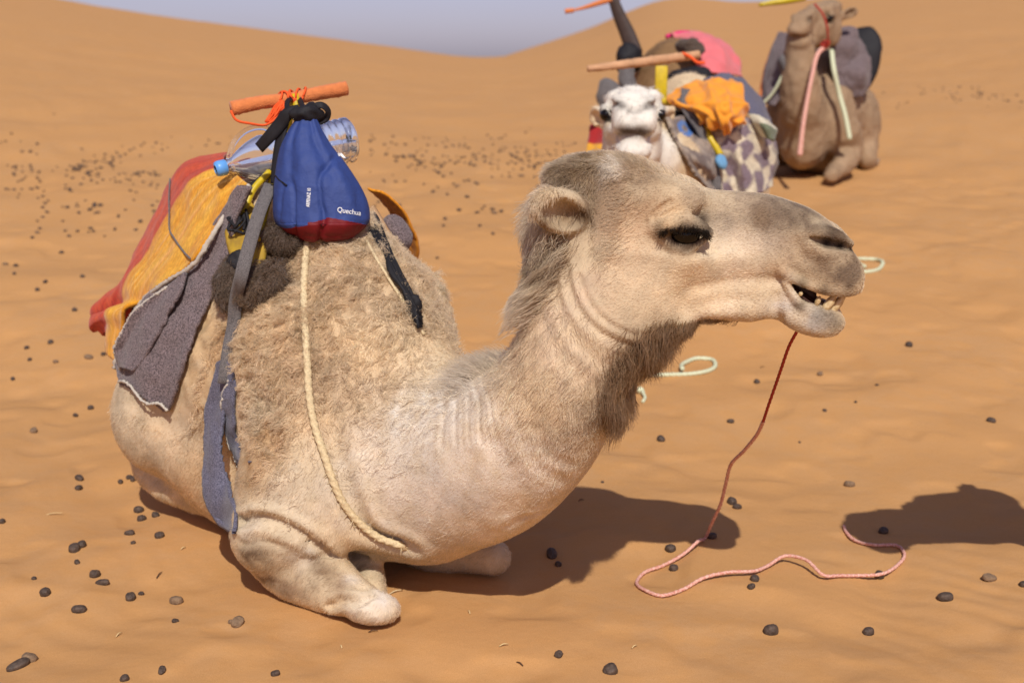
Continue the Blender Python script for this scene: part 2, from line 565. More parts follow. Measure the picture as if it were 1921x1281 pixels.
def axis(parts):
    out = [parts[0][0]]
    for a, b, h in parts:
        n = max(1, int(round((b - a) / h)))
        out += list(a + (b - a) * (np.arange(n) + 1) / n)
    return np.array(out)

def build_hero():
    f = Field(axis([(-1.45, 0.02, .0085), (0.02, 0.75, .0038)]),
              axis([(2.12, 2.56, .0038), (2.56, 4.0, .0090)]),
              axis([(-0.10, 0.62, .0085), (0.62, 1.12, .0038)]))
    # torso: loft along the body
    st = [.10, .0, -.15, -.32, -.50, -.68, -.84, -.98, -1.06]
    zc = [.42, .43, .44, .455, .46, .455, .46, .46, .45]
    hz = [.13, .22, .29, .335, .345, .325, .275, .19, .09]
    hw = [.10, .17, .225, .275, .305, .30, .25, .17, .08]
    a = np.array(st)[::-1]; zc = np.array(zc)[::-1]; hz = np.array(hz)[::-1]; hw = np.array(hw)[::-1]
    def torso(x, y, z):
        s = (x - CO[0]) * FW[0] + (y - CO[1]) * FW[1]; l = (x - CO[0]) * LF[0] + (y - CO[1]) * LF[1]
        sc = np.clip(s, a[0], a[-1])
        H = crom(sc, a, hz); Wd = crom(sc, a, hw); Z = crom(sc, a, zc)
        top = np.maximum(z - Z, 0) / H; bt = np.maximum(Z - z, 0) / H
        wl = np.abs(l) / (Wd * (1.0 - 0.25 * np.clip((z - Z) / H, 0, 1.2)))
        k = (np.maximum(top, bt) ** 2.2 + wl ** 2.2) ** (1 / 2.2)
        d = (k - 1) * np.minimum(H, Wd)
        du = np.abs(s - sc)
        return np.where(du > 0, np.sqrt(np.maximum(d, 0) ** 2 + du ** 2), d)
    f.func([-1.45, 2.3, 0], [0.2, 4.0, 1.0], torso, 0.05)
    # hump, withers, shoulders
    f.ell(B(-.46, 0, .68), (.30, .17, .25), (FW, LF, ZU), .10)
    f.ell(B(-.20, -.02, .62), (.22, .14, .17), (FW, LF, ZU), .12)
    f.ell(B(-.40, .20, .50), (.26, .17, .24), (FW, LF, ZU), .06)
    # near shoulder and upper arm
    f.ell(B(-.17, -.20, .42), (.17, .10, .24), (unit(FW + 0.1 * ZU), LF, ZU), .08)
    f.ell(P(585, 900, 2.87), (.15, .155, .12), (_R, _U, _F), .06)
    f.sweep([list(P(600, 820, 2.93)) + [.12, .13], list(P(545, 920, 2.90)) + [.11, .115], list(P(512, 1000, 2.88)) + [.095, .095]], _F, 8, .06)
    f.ell(P(598, 958, 2.86), (.125, .088, .085), (unit(_R - .35 * _U), unit(_U + .35 * _R), _F), .04)
    # forearm to the bent knee on the sand
    f.sweep([list(P(500, 1003, 2.95)) + [.085, .078], list(P(545, 1052, 2.92)) + [.080, .080], list(P(610, 1090, 2.87)) + [.068, .069],
             list(P(660, 1118, 2.82)) + [.050, .046], list(P(700, 1138, 2.78)) + [.044, .034], list(P(722, 1143, 2.77)) + [.036, .028]], _F, 14, .022)
    f.ell(P(702, 1142, 2.78), (.050, .028, .050), (unit(_R - .12 * _U), _U, _F), .02)
    f.ell(P(672, 1112, 2.80), (.030, .022, .03), (unit(_R - .5 * _U), unit(_U + .5 * _R), _F), .02)
    # folded cannon and pad behind the knee
    f.sweep([list(P(700, 1112, 2.90)) + [.034, .03], list(P(680, 1066, 3.0)) + [.038, .036], list(P(640, 1050, 3.0)) + [.045, .04], list(P(560, 1040, 3.08)) + [.05, .04]], _F, 10, .015)
    f.sweep([list(P(452, 985, 2.84)) + [.008, .006], list(P(505, 982, 2.84)) + [.009, .007], list(P(560, 1004, 2.81)) + [.009, .007], list(P(620, 1034, 2.78)) + [.009, .007], list(P(672, 1044, 2.78)) + [.008, .006]], _F, 14, .018, True)
    # brisket between the legs
    f.ell(B(.06, -.02, .25), (.17, .15, .17), (FW, LF, ZU), .08)
    # far foreleg
    f.sweep([list(B(-.12, .22, .22)) + [.09, .09], list(P(800, 1015, 3.12)) + [.07, .07], list(P(890, 1035, 3.06)) + [.052, .05], list(P(925, 1045, 3.04)) + [.046, .042]], _F, 12, .03)
    # near hind quarter: thigh, stifle, shank and foot
    f.ell(P(350, 770, 3.33), (.185, .17, .16), (_R, _U, _F), .08)
    f.ell(P(305, 795, 3.36), (.09, .11, .12), (_R, _U, _F), .07)
    f.ell(P(405, 850, 3.22), (.13, .11, .10), (_R, _U, _F), .07)
    f.sweep([list(P(282, 840, 3.44)) + [.062, .058], list(P(284, 882, 3.44)) + [.052, .046], list(P(312, 910, 3.42)) + [.050, .042], list(P(362, 926, 3.36)) + [.045, .040]], _F, 10, .025)
    f.ell(B(-.80, .22, .28), (.22, .13, .24), (FW, LF, ZU), .08)
    f.ell(B(-.5, 0, .18), (.4, .26, .2), (FW, LF, ZU), .06)
    # neck
    def n_(px, py, d, rl, ri): return list(P(px, py, d)) + [rl, ri]
    f.sweep([n_(640, 800, 3.10, .20, .255), n_(720, 835, 3.02, .20, .24), n_(800, 855, 2.92, .188, .216), n_(880, 862, 2.80, .170, .192), n_(950, 834, 2.68, .152, .165),
             n_(1014, 780, 2.57, .130, .138), n_(1058, 704, 2.49, .112, .116), n_(1090, 620, 2.46, .100, .104), n_(1116, 540, 2.44, .092, .098), n_(1132, 470, 2.44, .082, .082)],
            -_F, 84, .06)
    f.ell(P(1175, 610, 2.44), (.085, .05, .06), (unit(_R - .45 * _U), unit(.45 * _R + _U), _F), .06)
    f.ell(P(1225, 606, 2.43), (.075, .028, .042), (_R, _U, _F), .04)
    f.ell(P(1085, 440, 2.44), (.060, .085, .07), (unit(_R + .5 * _U), unit(-.5 * _R + _U), _F), .05)
    W = add_head(f, HO, HU, HV, HW, 1.0)
    V, Q = f.mesh(3)
    return V, Q, W

HVt, HQ, HWf = build_hero()
HN = mesh_normals(HVt, HQ)

def head_uvw(p):
    q = p - HO
    return q @ HU, q @ HV, q @ HW

# skin folds and softer relief pressed into the surface
def groove(V, N, pts, width, depth, amp=1.0):
    q = spline(np.array(pts), 24)
    d2 = np.full(len(V), 9.0)
    for i in range(len(q) - 1):
        a, b = q[i], q[i + 1]; s = b - a
        t = np.clip(((V - a) @ s) / (s @ s), 0, 1)
        d2 = np.minimum(d2, ((V - a - t[:, None] * s) ** 2).sum(1))
    d = np.sqrt(d2) / width
    g = np.exp(-d * d) - 0.55 * np.exp(-((d - 1.7) / 0.8) ** 2)
    return V - N * (depth * g)[:, None]

_bvh0 = BVHTree.FromPolygons(HVt.tolist(), HQ.tolist())
def hit(px, py, bvh=None):
    r = (bvh or _bvh0).ray_cast(Vector(_C), Vector(ray(px, py)))
    return None if r[0] is None else np.array(r[0])
def path_on(pp):
    return [h for h in (hit(*p) for p in pp) if h is not None]

_folds = [
    # forearm / elbow skin folds
    ([(450, 978), (500, 974), (550, 994), (605, 1026), (650, 1040), (684, 1034)], .013, .017),
    ([(470, 962), (520, 966), (565, 988), (612, 1012)], .009, .006),
    ([(462, 998), (510, 994), (556, 1014), (600, 1042)], .009, .006),
    ([(455, 1020), (490, 1012), (530, 1024)], .008, .004),
    ([(618, 1136), (650, 1126), (680, 1128), (700, 1118)], .010, .010),
    ([(660, 1100), (690, 1108), (715, 1122)], .009, .004),
    # shoulder to neck crease beside the rope
    ([(600, 700), (625, 820), (650, 920), (700, 1000), (770, 1025)], .022, .012),
    ([(470, 700), (500, 780), (520, 860)], .03, .010),
    ([(640, 560), (690, 640), (720, 740)], .03, .006),
    # throat and jaw folds of the neck
    ([(1060, 500), (1075, 560), (1110, 610), (1160, 640), (1205, 655)], .009, .0045),
    ([(1085, 520), (1105, 570), (1145, 610), (1190, 630)], .007, .003),
    ([(1040, 510), (1050, 580), (1085, 640), (1130, 680)], .012, .003),
    ([(1018, 520), (1022, 590), (1050, 660), (1090, 710)], .015, .002),
    # neck base folds
    ([(870, 705), (880, 760), (882, 830)], .007, 0.0015),
    ([(888, 708), (900, 760), (905, 830)], .006, 0.0018),
    ([(905, 702), (920, 755), (930, 810)], .006, 0.0018),
    ([(850, 710), (855, 770), (855, 830)], .008, 0.0015),
    ([(830, 715), (832, 780), (828, 840)], .009, 0.0015),
    ([(1000, 800), (1030, 850), (1075, 870)], .012, .0016),
    ([(985, 830), (1020, 880), (1060, 900)], .014, .0015),
    ([(950, 985), (980, 970), (1010, 960)], .012, .003),
    ([(930, 840), (960, 900), (955, 960)], .03, .004),
    # knee crease
    ([(630, 1118), (660, 1130), (690, 1138)], .006, .004),
    # eyelid crease and tear line
    ([(1225, 405), (1240, 390), (1258, 378)], .005, .003),
    ([(1225, 412), (1250, 402), (1280, 396)], .005, .002),
    ([(1290, 470), (1300, 462), (1312, 455)], .004, .002),
]
for pp, wd, dp in _folds:
    q = path_on(pp)
    if len(q) >= 2:
        HVt = groove(HVt, HN, q, wd, dp)
# woolly relief: stronger on hump and shoulder, faint on the neck
x_, y_, z_ = HVt.T
_sl = (HVt - CO) @ FW
_wool = smooth01((-_sl + 0.10) / 0.25) * smooth01((z_ - 0.28) / 0.25)
_face = smooth01((x_ - 0.05) / 0.1) * smooth01((z_ - 0.68) / 0.08)
rel = 0.7 * fbm(x_ * 17, y_ * 17, z_ * 17, 3, 71) + 0.6 * fbm(x_ * 42, y_ * 42, z_ * 42, 2, 77) * _wool
HVt = HVt + HN * ((0.0016 + 0.0074 * _wool) * rel * (1 - 0.9 * _face))[:, None]
HN = mesh_normals(HVt, HQ)
HERO_BVH = BVHTree.FromPolygons(HVt.tolist(), HQ.tolist())
def on(px, py, off=0.0):
    """point on the near camel under a photo pixel, lifted off the hide"""
    r = HERO_BVH.ray_cast(Vector(_C), Vector(ray(px, py)))
    if r[0] is None: return None
    return np.array(r[0]) + off * np.array(r[1]) * (1 if np.dot(r[1], ray(px, py)) < 0 else -1)
# ------------------------------------------------------------------ coat colours and fur of the near camel
def lin(r, g, b, k=0.92):
    c = srgb(r, g, b); return np.array(c[:3]) * k

_bl = [  # photo pixel on the animal, radius m, colour, strength
    (620, 560, .30, lin(198, 168, 132), .75), (560, 640, .14, lin(196, 166, 130), .6), (700, 560, .14, lin(200, 170, 134), .6),
    (400, 640, .20, lin(196, 162, 122), .8), (640, 700, .12, lin(194, 164, 130), .5), (500, 850, .07, lin(168, 126, 80), .7), (470, 890, .05, lin(160, 118, 72), .7),
    (350, 880, .10, lin(196, 158, 118), .6), (690, 830, .09, lin(184, 156, 126), .6), (655, 760, .10, lin(186, 154, 120), .5), (710, 640, .08, lin(222, 196, 160), .6),
    (800, 860, .20, lin(230, 214, 194), .95), (960, 880, .13, lin(232, 214, 194), .9), (880, 960, .16, lin(226, 208, 188), .85), (720, 900, .10, lin(222, 202, 180), .7), (560, 930, .10, lin(212, 192, 166), .6),
    (640, 960, .06, lin(196, 176, 154), .6), (300, 800, .12, lin(212, 188, 158), .6),
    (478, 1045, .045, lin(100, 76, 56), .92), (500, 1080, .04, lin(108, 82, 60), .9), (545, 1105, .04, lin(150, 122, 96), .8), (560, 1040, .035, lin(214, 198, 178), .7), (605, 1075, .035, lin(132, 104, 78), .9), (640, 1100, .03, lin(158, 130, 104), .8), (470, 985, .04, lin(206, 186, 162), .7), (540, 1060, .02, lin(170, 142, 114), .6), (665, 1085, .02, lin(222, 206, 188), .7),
    (690, 1150, .05, lin(218, 200, 180), .8), (730, 1120, .04, lin(226, 208, 190), .8),
    (1020, 620, .06, lin(196, 168, 140), .6), (990, 690, .05, lin(184, 156, 126), .7), (960, 640, .04, lin(160, 130, 100), .7), (1070, 645, .08, lin(208, 184, 158), .7), (1030, 780, .05, lin(190, 160, 126), .6),
    (1110, 700, .07, lin(202, 176, 148), .6), (1170, 700, .06, lin(140, 112, 86), .8), (1130, 770, .06, lin(150, 122, 96), .8), (1080, 840, .06, lin(186, 158, 130), .6),
    (1215, 650, .05, lin(138, 108, 80), .9), (1250, 618, .045, lin(120, 94, 70), .9), (1100, 560, .05, lin(208, 178, 150), .6),
    (1090, 330, .07, lin(146, 120, 92), .9), (1170, 330, .05, lin(160, 134, 106), .85), (1060, 320, .04, lin(140, 116, 90), .8), (1210, 345, .05, lin(156, 128, 100), .7), (1150, 380, .05, lin(176, 146, 116), .6), (1085, 395, .022, lin(110, 82, 56), .85), (1098, 405, .016, lin(80, 60, 42), .9), (1240, 455, .035, lin(190, 158, 126), .5),  # the two small dark ear blobs paint shade inside the ear cup
    (1150, 315, .025, lin(226, 210, 190), .8), (1040, 470, .05, lin(140, 110, 82), .7), (1020, 420, .03, lin(120, 92, 66), .9),
    (1180, 450, .06, lin(206, 172, 138), .6), (1200, 540, .06, lin(214, 184, 150), .7), (1300, 540, .09, lin(224, 198, 164), .8), (1400, 470, .07, lin(224, 200, 172), .8), (1350, 585, .05, lin(232, 208, 178), .8),
    (1260, 400, .03, lin(222, 190, 150), .8), (1230, 385, .025, lin(196, 164, 130), .6), (1300, 360, .03, lin(164, 140, 116), .6),
    (1380, 385, .05, lin(164, 142, 120), .85), (1440, 390, .045, lin(142, 120, 100), .85), (1430, 410, .02, lin(150, 124, 98), .7), (1500, 400, .05, lin(122, 102, 84), .9), (1545, 425, .032, lin(102, 84, 68), .9), (1570, 445, .025, lin(98, 80, 64), .9),
    (1500, 480, .045, lin(176, 150, 124), .75), (1560, 495, .05, lin(146, 122, 98), .9), (1595, 515, .03, lin(124, 104, 86), .85), (1500, 515, .018, lin(170, 146, 116), .7), (1455, 505, .02, lin(176, 142, 108), .7),
    (1480, 570, .035, lin(212, 198, 184), .8), (1530, 598, .03, lin(190, 178, 166), .8), (1560, 590, .028, lin(138, 122, 106), .85), (1520, 565, .018, lin(146, 128, 100), .8),
    (1284, 428, .022, lin(60, 46, 36), 1.0), (1318, 412, .016, lin(80, 64, 52), .9), (1250, 424, .014, lin(84, 66, 50), .85), (1284, 452, .014, lin(120, 90, 62), .8), (1305, 462, .014, lin(150, 112, 74), .6),
]
_bp = []
for px, py, r, c, st in _bl:
    h = on(px, py)
    if h is None: h = P(px, py, 2.42)
    _bp.append((h, r, c, st))
for px, py, w, r, c, st in ((1262, 428, .102, .020, lin(70, 54, 42), .95), (1290, 428, .106, .024, lin(48, 38, 32), 1.0), (1316, 418, .092, .020, lin(62, 50, 42), .95), (1328, 408, .082, .016, lin(96, 78, 64), .8),
                          (1240, 425, .092, .013, lin(92, 72, 56), .8), (1288, 449, .098, .014, lin(96, 74, 56), .8), (1262, 405, .106, .020, lin(222, 190, 150), .8), (1290, 398, .104, .016, lin(214, 182, 146), .6),
                          (1540, 443, .054, .014, lin(40, 32, 28), 1.0), (1564, 449, .050, .014, lin(38, 30, 26), 1.0), (1585, 458, .038, .010, lin(44, 36, 30), .9), (1545, 430, .066, .018, lin(96, 80, 66), .8),  # darkest blobs put the shade inside the nostril slit into the colour
                          (1500, 520, .058, .013, lin(92, 76, 58), .85), (1540, 528, .060, .013, lin(96, 78, 60), .85), (1580, 531, .048, .013, lin(90, 74, 58), .85),
                          (1500, 560, .050, .013, lin(88, 74, 58), .85), (1530, 578, .048, .014, lin(86, 74, 60), .85), (1558, 594, .036, .016, lin(80, 70, 58), .85),
                          (1318, 430, .084, .014, lin(50, 40, 34), .9), (1300, 440, .094, .014, lin(70, 54, 42), .9), (1268, 444, .094, .014, lin(90, 68, 50), .85), (1080, 395, .118, .022, lin(128, 98, 66), .8), (1098, 408, .10, .02, lin(84, 62, 42), .8)):  # last two put the ear cup's inner shade into the colour
    _bp.append((HWf(hu(px), hv(py), w), r, c, st))
BASE_COAT = lin(206, 182, 150)

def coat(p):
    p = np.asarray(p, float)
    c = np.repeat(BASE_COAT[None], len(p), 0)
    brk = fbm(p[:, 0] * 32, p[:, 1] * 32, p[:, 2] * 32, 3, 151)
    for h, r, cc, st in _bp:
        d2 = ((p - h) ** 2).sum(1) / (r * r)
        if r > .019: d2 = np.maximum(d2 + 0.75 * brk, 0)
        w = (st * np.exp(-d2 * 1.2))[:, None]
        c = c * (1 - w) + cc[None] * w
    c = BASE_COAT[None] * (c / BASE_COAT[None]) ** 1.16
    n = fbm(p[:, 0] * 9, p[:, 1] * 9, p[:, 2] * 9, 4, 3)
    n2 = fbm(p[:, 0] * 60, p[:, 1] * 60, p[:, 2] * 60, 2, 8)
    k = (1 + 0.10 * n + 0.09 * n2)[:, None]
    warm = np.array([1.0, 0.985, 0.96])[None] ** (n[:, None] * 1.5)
    # ear and nostril shade is painted by the blobs; here wool tone varies
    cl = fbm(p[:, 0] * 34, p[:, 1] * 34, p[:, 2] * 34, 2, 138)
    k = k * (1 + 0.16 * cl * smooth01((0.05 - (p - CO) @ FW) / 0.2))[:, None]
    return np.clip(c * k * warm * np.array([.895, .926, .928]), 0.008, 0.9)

def color_attr(me, cols, name="coat"):
    a = me.color_attributes.new(name, 'FLOAT_COLOR', 'POINT')
    a.data.foreach_set("color", np.c_[cols, np.ones(len(cols))].astype(np.float32).ravel())

m_hide = mat_basic("camel_hide", (0.5, 0.4, 0.3, 1), 0.9, attr="coat", bump=0.25, bscale=260, spec=0.15)
hero = thing("camel", "tan camel with a grinning mouth, kneeling, blue bag on its saddle", "camel", tuple(CO), "camels resting on the sand")
hero_body = mesh_obj("body", HVt, HQ, m_hide, hero)
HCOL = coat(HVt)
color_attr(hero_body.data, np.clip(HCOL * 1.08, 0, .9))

def hair_material(name, rough=0.45):
    m = bpy.data.materials.new(name); m.use_nodes = True
    nt = m.node_tree; nt.nodes.clear()
    out = nt.nodes.new("ShaderNodeOutputMaterial")
    a = nt.nodes.new("ShaderNodeAttribute"); a.attribute_name = "coat"
    h = nt.nodes.new("ShaderNodeBsdfHairPrincipled")
    h.model = 'CHIANG'; h.parametrization = 'COLOR'
    h.inputs["Roughness"].default_value = rough
    h.inputs["Radial Roughness"].default_value = 0.6
    nt.links.new(a.outputs["Color"], h.inputs["Color"])
    d = nt.nodes.new("ShaderNodeBsdfDiffuse"); nt.links.new(a.outputs["Color"], d.inputs["Color"])
    mx = nt.nodes.new("ShaderNodeMixShader"); mx.inputs[0].default_value = 0.6
    nt.links.new(h.outputs[0], mx.inputs[1]); nt.links.new(d.outputs[0], mx.inputs[2])
    nt.links.new(mx.outputs[0], out.inputs["Surface"])
    return m
m_fur = hair_material("camel_fur")

def fur_curves(name, pts, cols, rad, parent, mat):
    """pts (n, k, 3) world, cols (n, 3), rad (n, k)"""
    n, k, _ = pts.shape
    cv = bpy.data.hair_curves.new(name)
    cv.add_curves([k] * n)
    cv.position_data.foreach_set("vector", (pts - world_origin(parent)).astype(np.float32).ravel())
    ra = cv.attributes.get("radius") or cv.attributes.new("radius", 'FLOAT', 'POINT')
    ra.data.foreach_set("value", rad.astype(np.float32).ravel())
    ca = cv.attributes.new("coat", 'FLOAT_COLOR', 'CURVE')
    ca.data.foreach_set("color", np.c_[cols, np.ones(n)].astype(np.float32).ravel())
    cv.materials.append(mat)
    o = bpy.data.objects.new(name, cv)
    link(o, parent)
    o["kind"] = "stuff"
    return o

def sample_surface(V, Q, N, weight, n):
    T = np.concatenate([Q[:, [0, 1, 2]], Q[:, [0, 2, 3]]])
    a, b, c = V[T[:, 0]], V[T[:, 1]], V[T[:, 2]]
    ar = 0.5 * np.linalg.norm(np.cross(b - a, c - a), axis=1)
    w = ar * weight[T].mean(1)
    cdf = np.cumsum(w); i = np.searchsorted(cdf, rng.random(n) * cdf[-1])
    i = np.minimum(i, len(T) - 1)
    r1, r2 = np.sqrt(rng.random(n)), rng.random(n)
    u, v = (1 - r1)[:, None], (r1 * (1 - r2))[:, None]
    w2 = 1 - u - v
    p = a[i] * u + b[i] * v + c[i] * w2
    nn = N[T[i, 0]] * u + N[T[i, 1]] * v + N[T[i, 2]] * w2
    return p, nn / np.linalg.norm(nn, axis=1)[:, None]

_neck = spline(np.array([P(720, 835, 3.02), P(800, 855, 2.92), P(880, 862, 2.80), P(950, 834, 2.68), P(1014, 780, 2.57), P(1058, 704, 2.49), P(1090, 620, 2.46), P(1108, 540, 2.44), P(1130, 450, 2.44)]), 20)
_ntan = -np.gradient(_neck, axis=0)
def region(p):
    u, v, w = head_uvw(p)
    head = smooth01((u + 0.20) / 0.06) * smooth01((v + 0.19) / 0.04)
    s = (p - CO) @ FW
    dn = ((p[:, None] - _neck[None]) ** 2).sum(2); j = dn.argmin(1)
    neck = smooth01((0.24 - np.sqrt(dn[np.arange(len(p)), j])) / 0.06) * smooth01((s - 0.02) / 0.12) * (1 - head)
    return head, neck, j
def flow(p):
    head, neck, j = region(p)
    body = unit(-0.55 * FW - 0.85 * ZU)
    d = np.repeat(body[None], len(p), 0)
    t = _ntan[j] / np.linalg.norm(_ntan[j], axis=1)[:, None] + np.array([0, 0, -0.35])
    d = d * (1 - neck[:, None]) + t * neck[:, None]
    hd = -HU - 0.25 * HV
    return d * (1 - head[:, None]) + hd[None] * head[:, None], head, neck

def vec_noise(p, f, seed):
    return np.stack([vnoise(p[:, 0] * f, p[:, 1] * f, p[:, 2] * f, seed + i) for i in range(3)], 1)

def strands(p, n, d, L, lift, k=4, curl=0.0, curl_f=60.0, clump=0.0, clump_f=45.0, droop=0.0, seed=0, rand=0.25):
    d = d + rand * rng.normal(size=d.shape)
    if clump:
        d = d + clump * vec_noise(p, clump_f, seed + 100)
    t = d - (d * n).sum(1)[:, None] * n
    t /= np.linalg.norm(t, axis=1)[:, None] + 1e-9
    lift = np.broadcast_to(lift, (len(p),))
    out = [p - n * 0.0015]
    q = p.copy()
    for i in range(1, k):
        f = (i - 1) / max(k - 2, 1)
        li = lift * (1 - 0.55 * f)
        dirv = t * np.cos(li)[:, None] + n * np.sin(li)[:, None]
        if curl:
            dirv = dirv + curl * vec_noise(q, curl_f, seed + 7 * i)
        if droop:
            dirv = dirv + np.array([0, 0, -droop * f])
        dirv /= np.linalg.norm(dirv, axis=1)[:, None]
        q = q + dirv * (L / (k - 1))[:, None]
        out.append(q)
    return np.stack(out, 1)

def taper(n, k, r0, r1):
    return np.repeat((r0 + (r1 - r0) * np.linspace(0, 1, k))[None], n, 0)

def grow(name, weight, n, L, lift, r0=.00045, r1=.00015, k=4, colmul=1.3, colvar=0.16, cols=None, Lw=None, flow_add=None, **kw):
    p, nn = sample_surface(HVt, HQ, HN, weight, n)
    d, head, neck = flow(p)
    if flow_add is not None: d = d + flow_add(p)
    Ls = L * (0.6 + 0.8 * rng.random(n))
    if Lw is not None: Ls = Ls * Lw(p, head, neck)
    S = strands(p, nn, d, Ls, lift, k, **kw)
    c = coat(p) if cols is None else np.repeat(np.asarray(cols)[None], n, 0)
    c = np.clip(c * colmul * (1 + colvar * rng.normal(size=(n, 1))), 0.004, 0.92)
    return fur_curves(name, S, c, taper(n, k, r0, r1), hero_body, m_fur)

# ------------------------------------------------------------------ cloth, ropes and tubes
def patch(rows, nu, nv):
    A = np.array(rows, float)                       # (r, c, 3)
    r, c, _ = A.shape
    q = np.linspace(0, c - 1, nv)
    B1 = np.stack([np.stack([crom(q, np.arange(c), A[i, :, k]) for k in range(3)], 1) for i in range(r)])
    q = np.linspace(0, r - 1, nu)
    return np.stack([np.stack([crom(q, np.arange(r), B1[:, j, k]) for k in range(3)], 1) for j in range(nv)], 1)

def grid_faces(nu, nv, wrap=False):
    i = np.arange(nu - 1)[:, None] * nv
    j = np.arange(nv if wrap else nv - 1)[None]
    j2 = (j + 1) % nv
    return np.stack([i + j + 0 * i, i + j2, i + nv + j2, i + nv + j], -1).reshape(-1, 4)

COVERS = []; THIN = []; PADS = []
def cloth(name, rows, nu, nv, mat, parent=None, thick=0.006, wr=0.004, wf=18.0, seed=1, colfn=None, origin=None, ragged=0.0, fold=None):
    Gd = patch(rows, nu, nv)
    N = np.cross(np.gradient(Gd, axis=0), np.gradient(Gd, axis=1))
    N /= np.linalg.norm(N, axis=2)[..., None] + 1e-9
    Gd = Gd + N * (wr * fbm(Gd[..., 0] * wf, Gd[..., 1] * wf, Gd[..., 2] * wf, 3, seed))[..., None]
    if fold is not None:
        U_, V_ = np.meshgrid(np.linspace(0, 1, nu), np.linspace(0, 1, nv), indexing='ij')
        Gd = Gd + N * fold(U_, V_)[..., None]
    if ragged:
        for sl, inn in ((np.s_[0], np.s_[1]), (np.s_[-1], np.s_[-2]), (np.s_[:, 0], np.s_[:, 1]), (np.s_[:, -1], np.s_[:, -2])):
            e = Gd[sl] - Gd[inn]
            Gd[sl] = Gd[sl] + e * (ragged * rng.normal(size=(len(e), 1)))
    o = mesh_obj(name, Gd.reshape(-1, 3), grid_faces(nu, nv), mat, parent, origin=origin)
    if colfn is not None:
        U_, V_ = np.meshgrid(np.linspace(0, 1, nu), np.linspace(0, 1, nv), indexing='ij')
        color_attr(o.data, colfn(U_, V_).reshape(-1, 3))
    md = o.modifiers.new("thickness", 'SOLIDIFY'); md.thickness = thick; md.offset = 0
    return o, Gd

def frames(q, ref=(0, 0, 1)):
    t = np.gradient(q, axis=0); t /= np.linalg.norm(t, axis=1)[:, None] + 1e-12
    e = np.zeros_like(q); r = np.asarray(ref, float)
    for i in range(len(q)):
        r = r - (r @ t[i]) * t[i]
        if np.linalg.norm(r) < 1e-6: r = np.cross(t[i], [1, 0.3, 0.2])
        r = unit(r); e[i] = r
    return t, e, np.cross(t, e)

def tube(name, pts, rad, mat, parent=None, n=40, sides=10, strands_=0, twist=0.0, rough=0.0, origin=None, flat=1.0, ref=(0, 0, 1), seed=0):
    q = spline(np.array(pts, float), n)
    t, e, b = frames(q, ref)
    s = np.concatenate([[0], np.cumsum(np.linalg.norm(np.diff(q, axis=0), axis=1))])
    R = np.interp(np.linspace(0, 1, n), np.linspace(0, 1, len(np.atleast_1d(rad))), np.atleast_1d(rad)) if np.ndim(rad) else np.full(n, rad)
    th = np.linspace(0, 2 * np.pi, sides, endpoint=False)
    TH, S_ = np.meshgrid(th, s)
    rr = R[:, None] * np.ones_like(TH)
    if strands_: rr = rr * (0.74 + 0.38 * np.abs(np.cos(0.5 * strands_ * (TH + twist * S_))))
    if rough: rr = rr * (1 + rough * rng.normal(size=rr.shape))
    V = q[:, None] + rr[..., None] * (np.cos(TH)[..., None] * e[:, None] + flat * np.sin(TH)[..., None] * b[:, None])
    V = np.concatenate([V.reshape(-1, 3), q[:1], q[-1:]])
    F = grid_faces(n, sides, True).tolist()
    a, z = n * sides, n * sides + 1
    F += [[a, (j + 1) % sides, j] for j in range(sides)] + [[z, (n - 1) * sides + j, (n - 1) * sides + (j + 1) % sides] for j in range(sides)]
    return mesh_obj(name, V, F, mat, parent, origin=origin)

def ribbon(name, pts, width, mat, parent=None, n=30, thick=0.003, face=None, origin=None, twist=None):
    """flat strap whose broad side faces 'face'"""
    q = spline(np.array(pts, float), n)
    t = np.gradient(q, axis=0); t /= np.linalg.norm(t, axis=1)[:, None]
    f = np.repeat(np.asarray(face if face is not None else -_F, float)[None], n, 0)
    a = np.cross(t, f); a /= np.linalg.norm(a, axis=1)[:, None] + 1e-9
    if twist is not None:
        nn = np.cross(a, t); ang = np.interp(np.linspace(0, 1, n), np.linspace(0, 1, len(twist)), np.radians(twist))[:, None]
        a = a * np.cos(ang) + nn * np.sin(ang)
    w = np.interp(np.linspace(0, 1, n), np.linspace(0, 1, len(np.atleast_1d(width))), np.atleast_1d(width))[:, None] if np.ndim(width) else width
    V = np.stack([q - a * w * .5, q - a * w * .17, q + a * w * .17, q + a * w * .5], 1)
    o = mesh_obj(name, V.reshape(-1, 3), grid_faces(n, 4), mat, parent, origin=origin)
    md = o.modifiers.new("thickness", 'SOLIDIFY'); md.thickness = thick; md.offset = 0
    return o

def box_verts(c, half, axes):
    A = [unit(v) for v in axes]
    V = [np.asarray(c) + sx * half[0] * A[0] + sy * half[1] * A[1] + sz * half[2] * A[2] for sx in (-1, 1) for sy in (-1, 1) for sz in (-1, 1)]
    F = [[0, 1, 3, 2], [4, 6, 7, 5], [0, 4, 5, 1], [2, 3, 7, 6], [0, 2, 6, 4], [1, 5, 7, 3]]
    return V, F
def slab(name, c, half, axes, mat, parent=None, bevel=0.004, origin=None):
    V, F = box_verts(c, half, axes)
    o = mesh_obj(name, V, F, mat, parent, origin=origin)
    md = o.modifiers.new("edge", 'BEVEL'); md.width = bevel; md.segments = 2
    return o

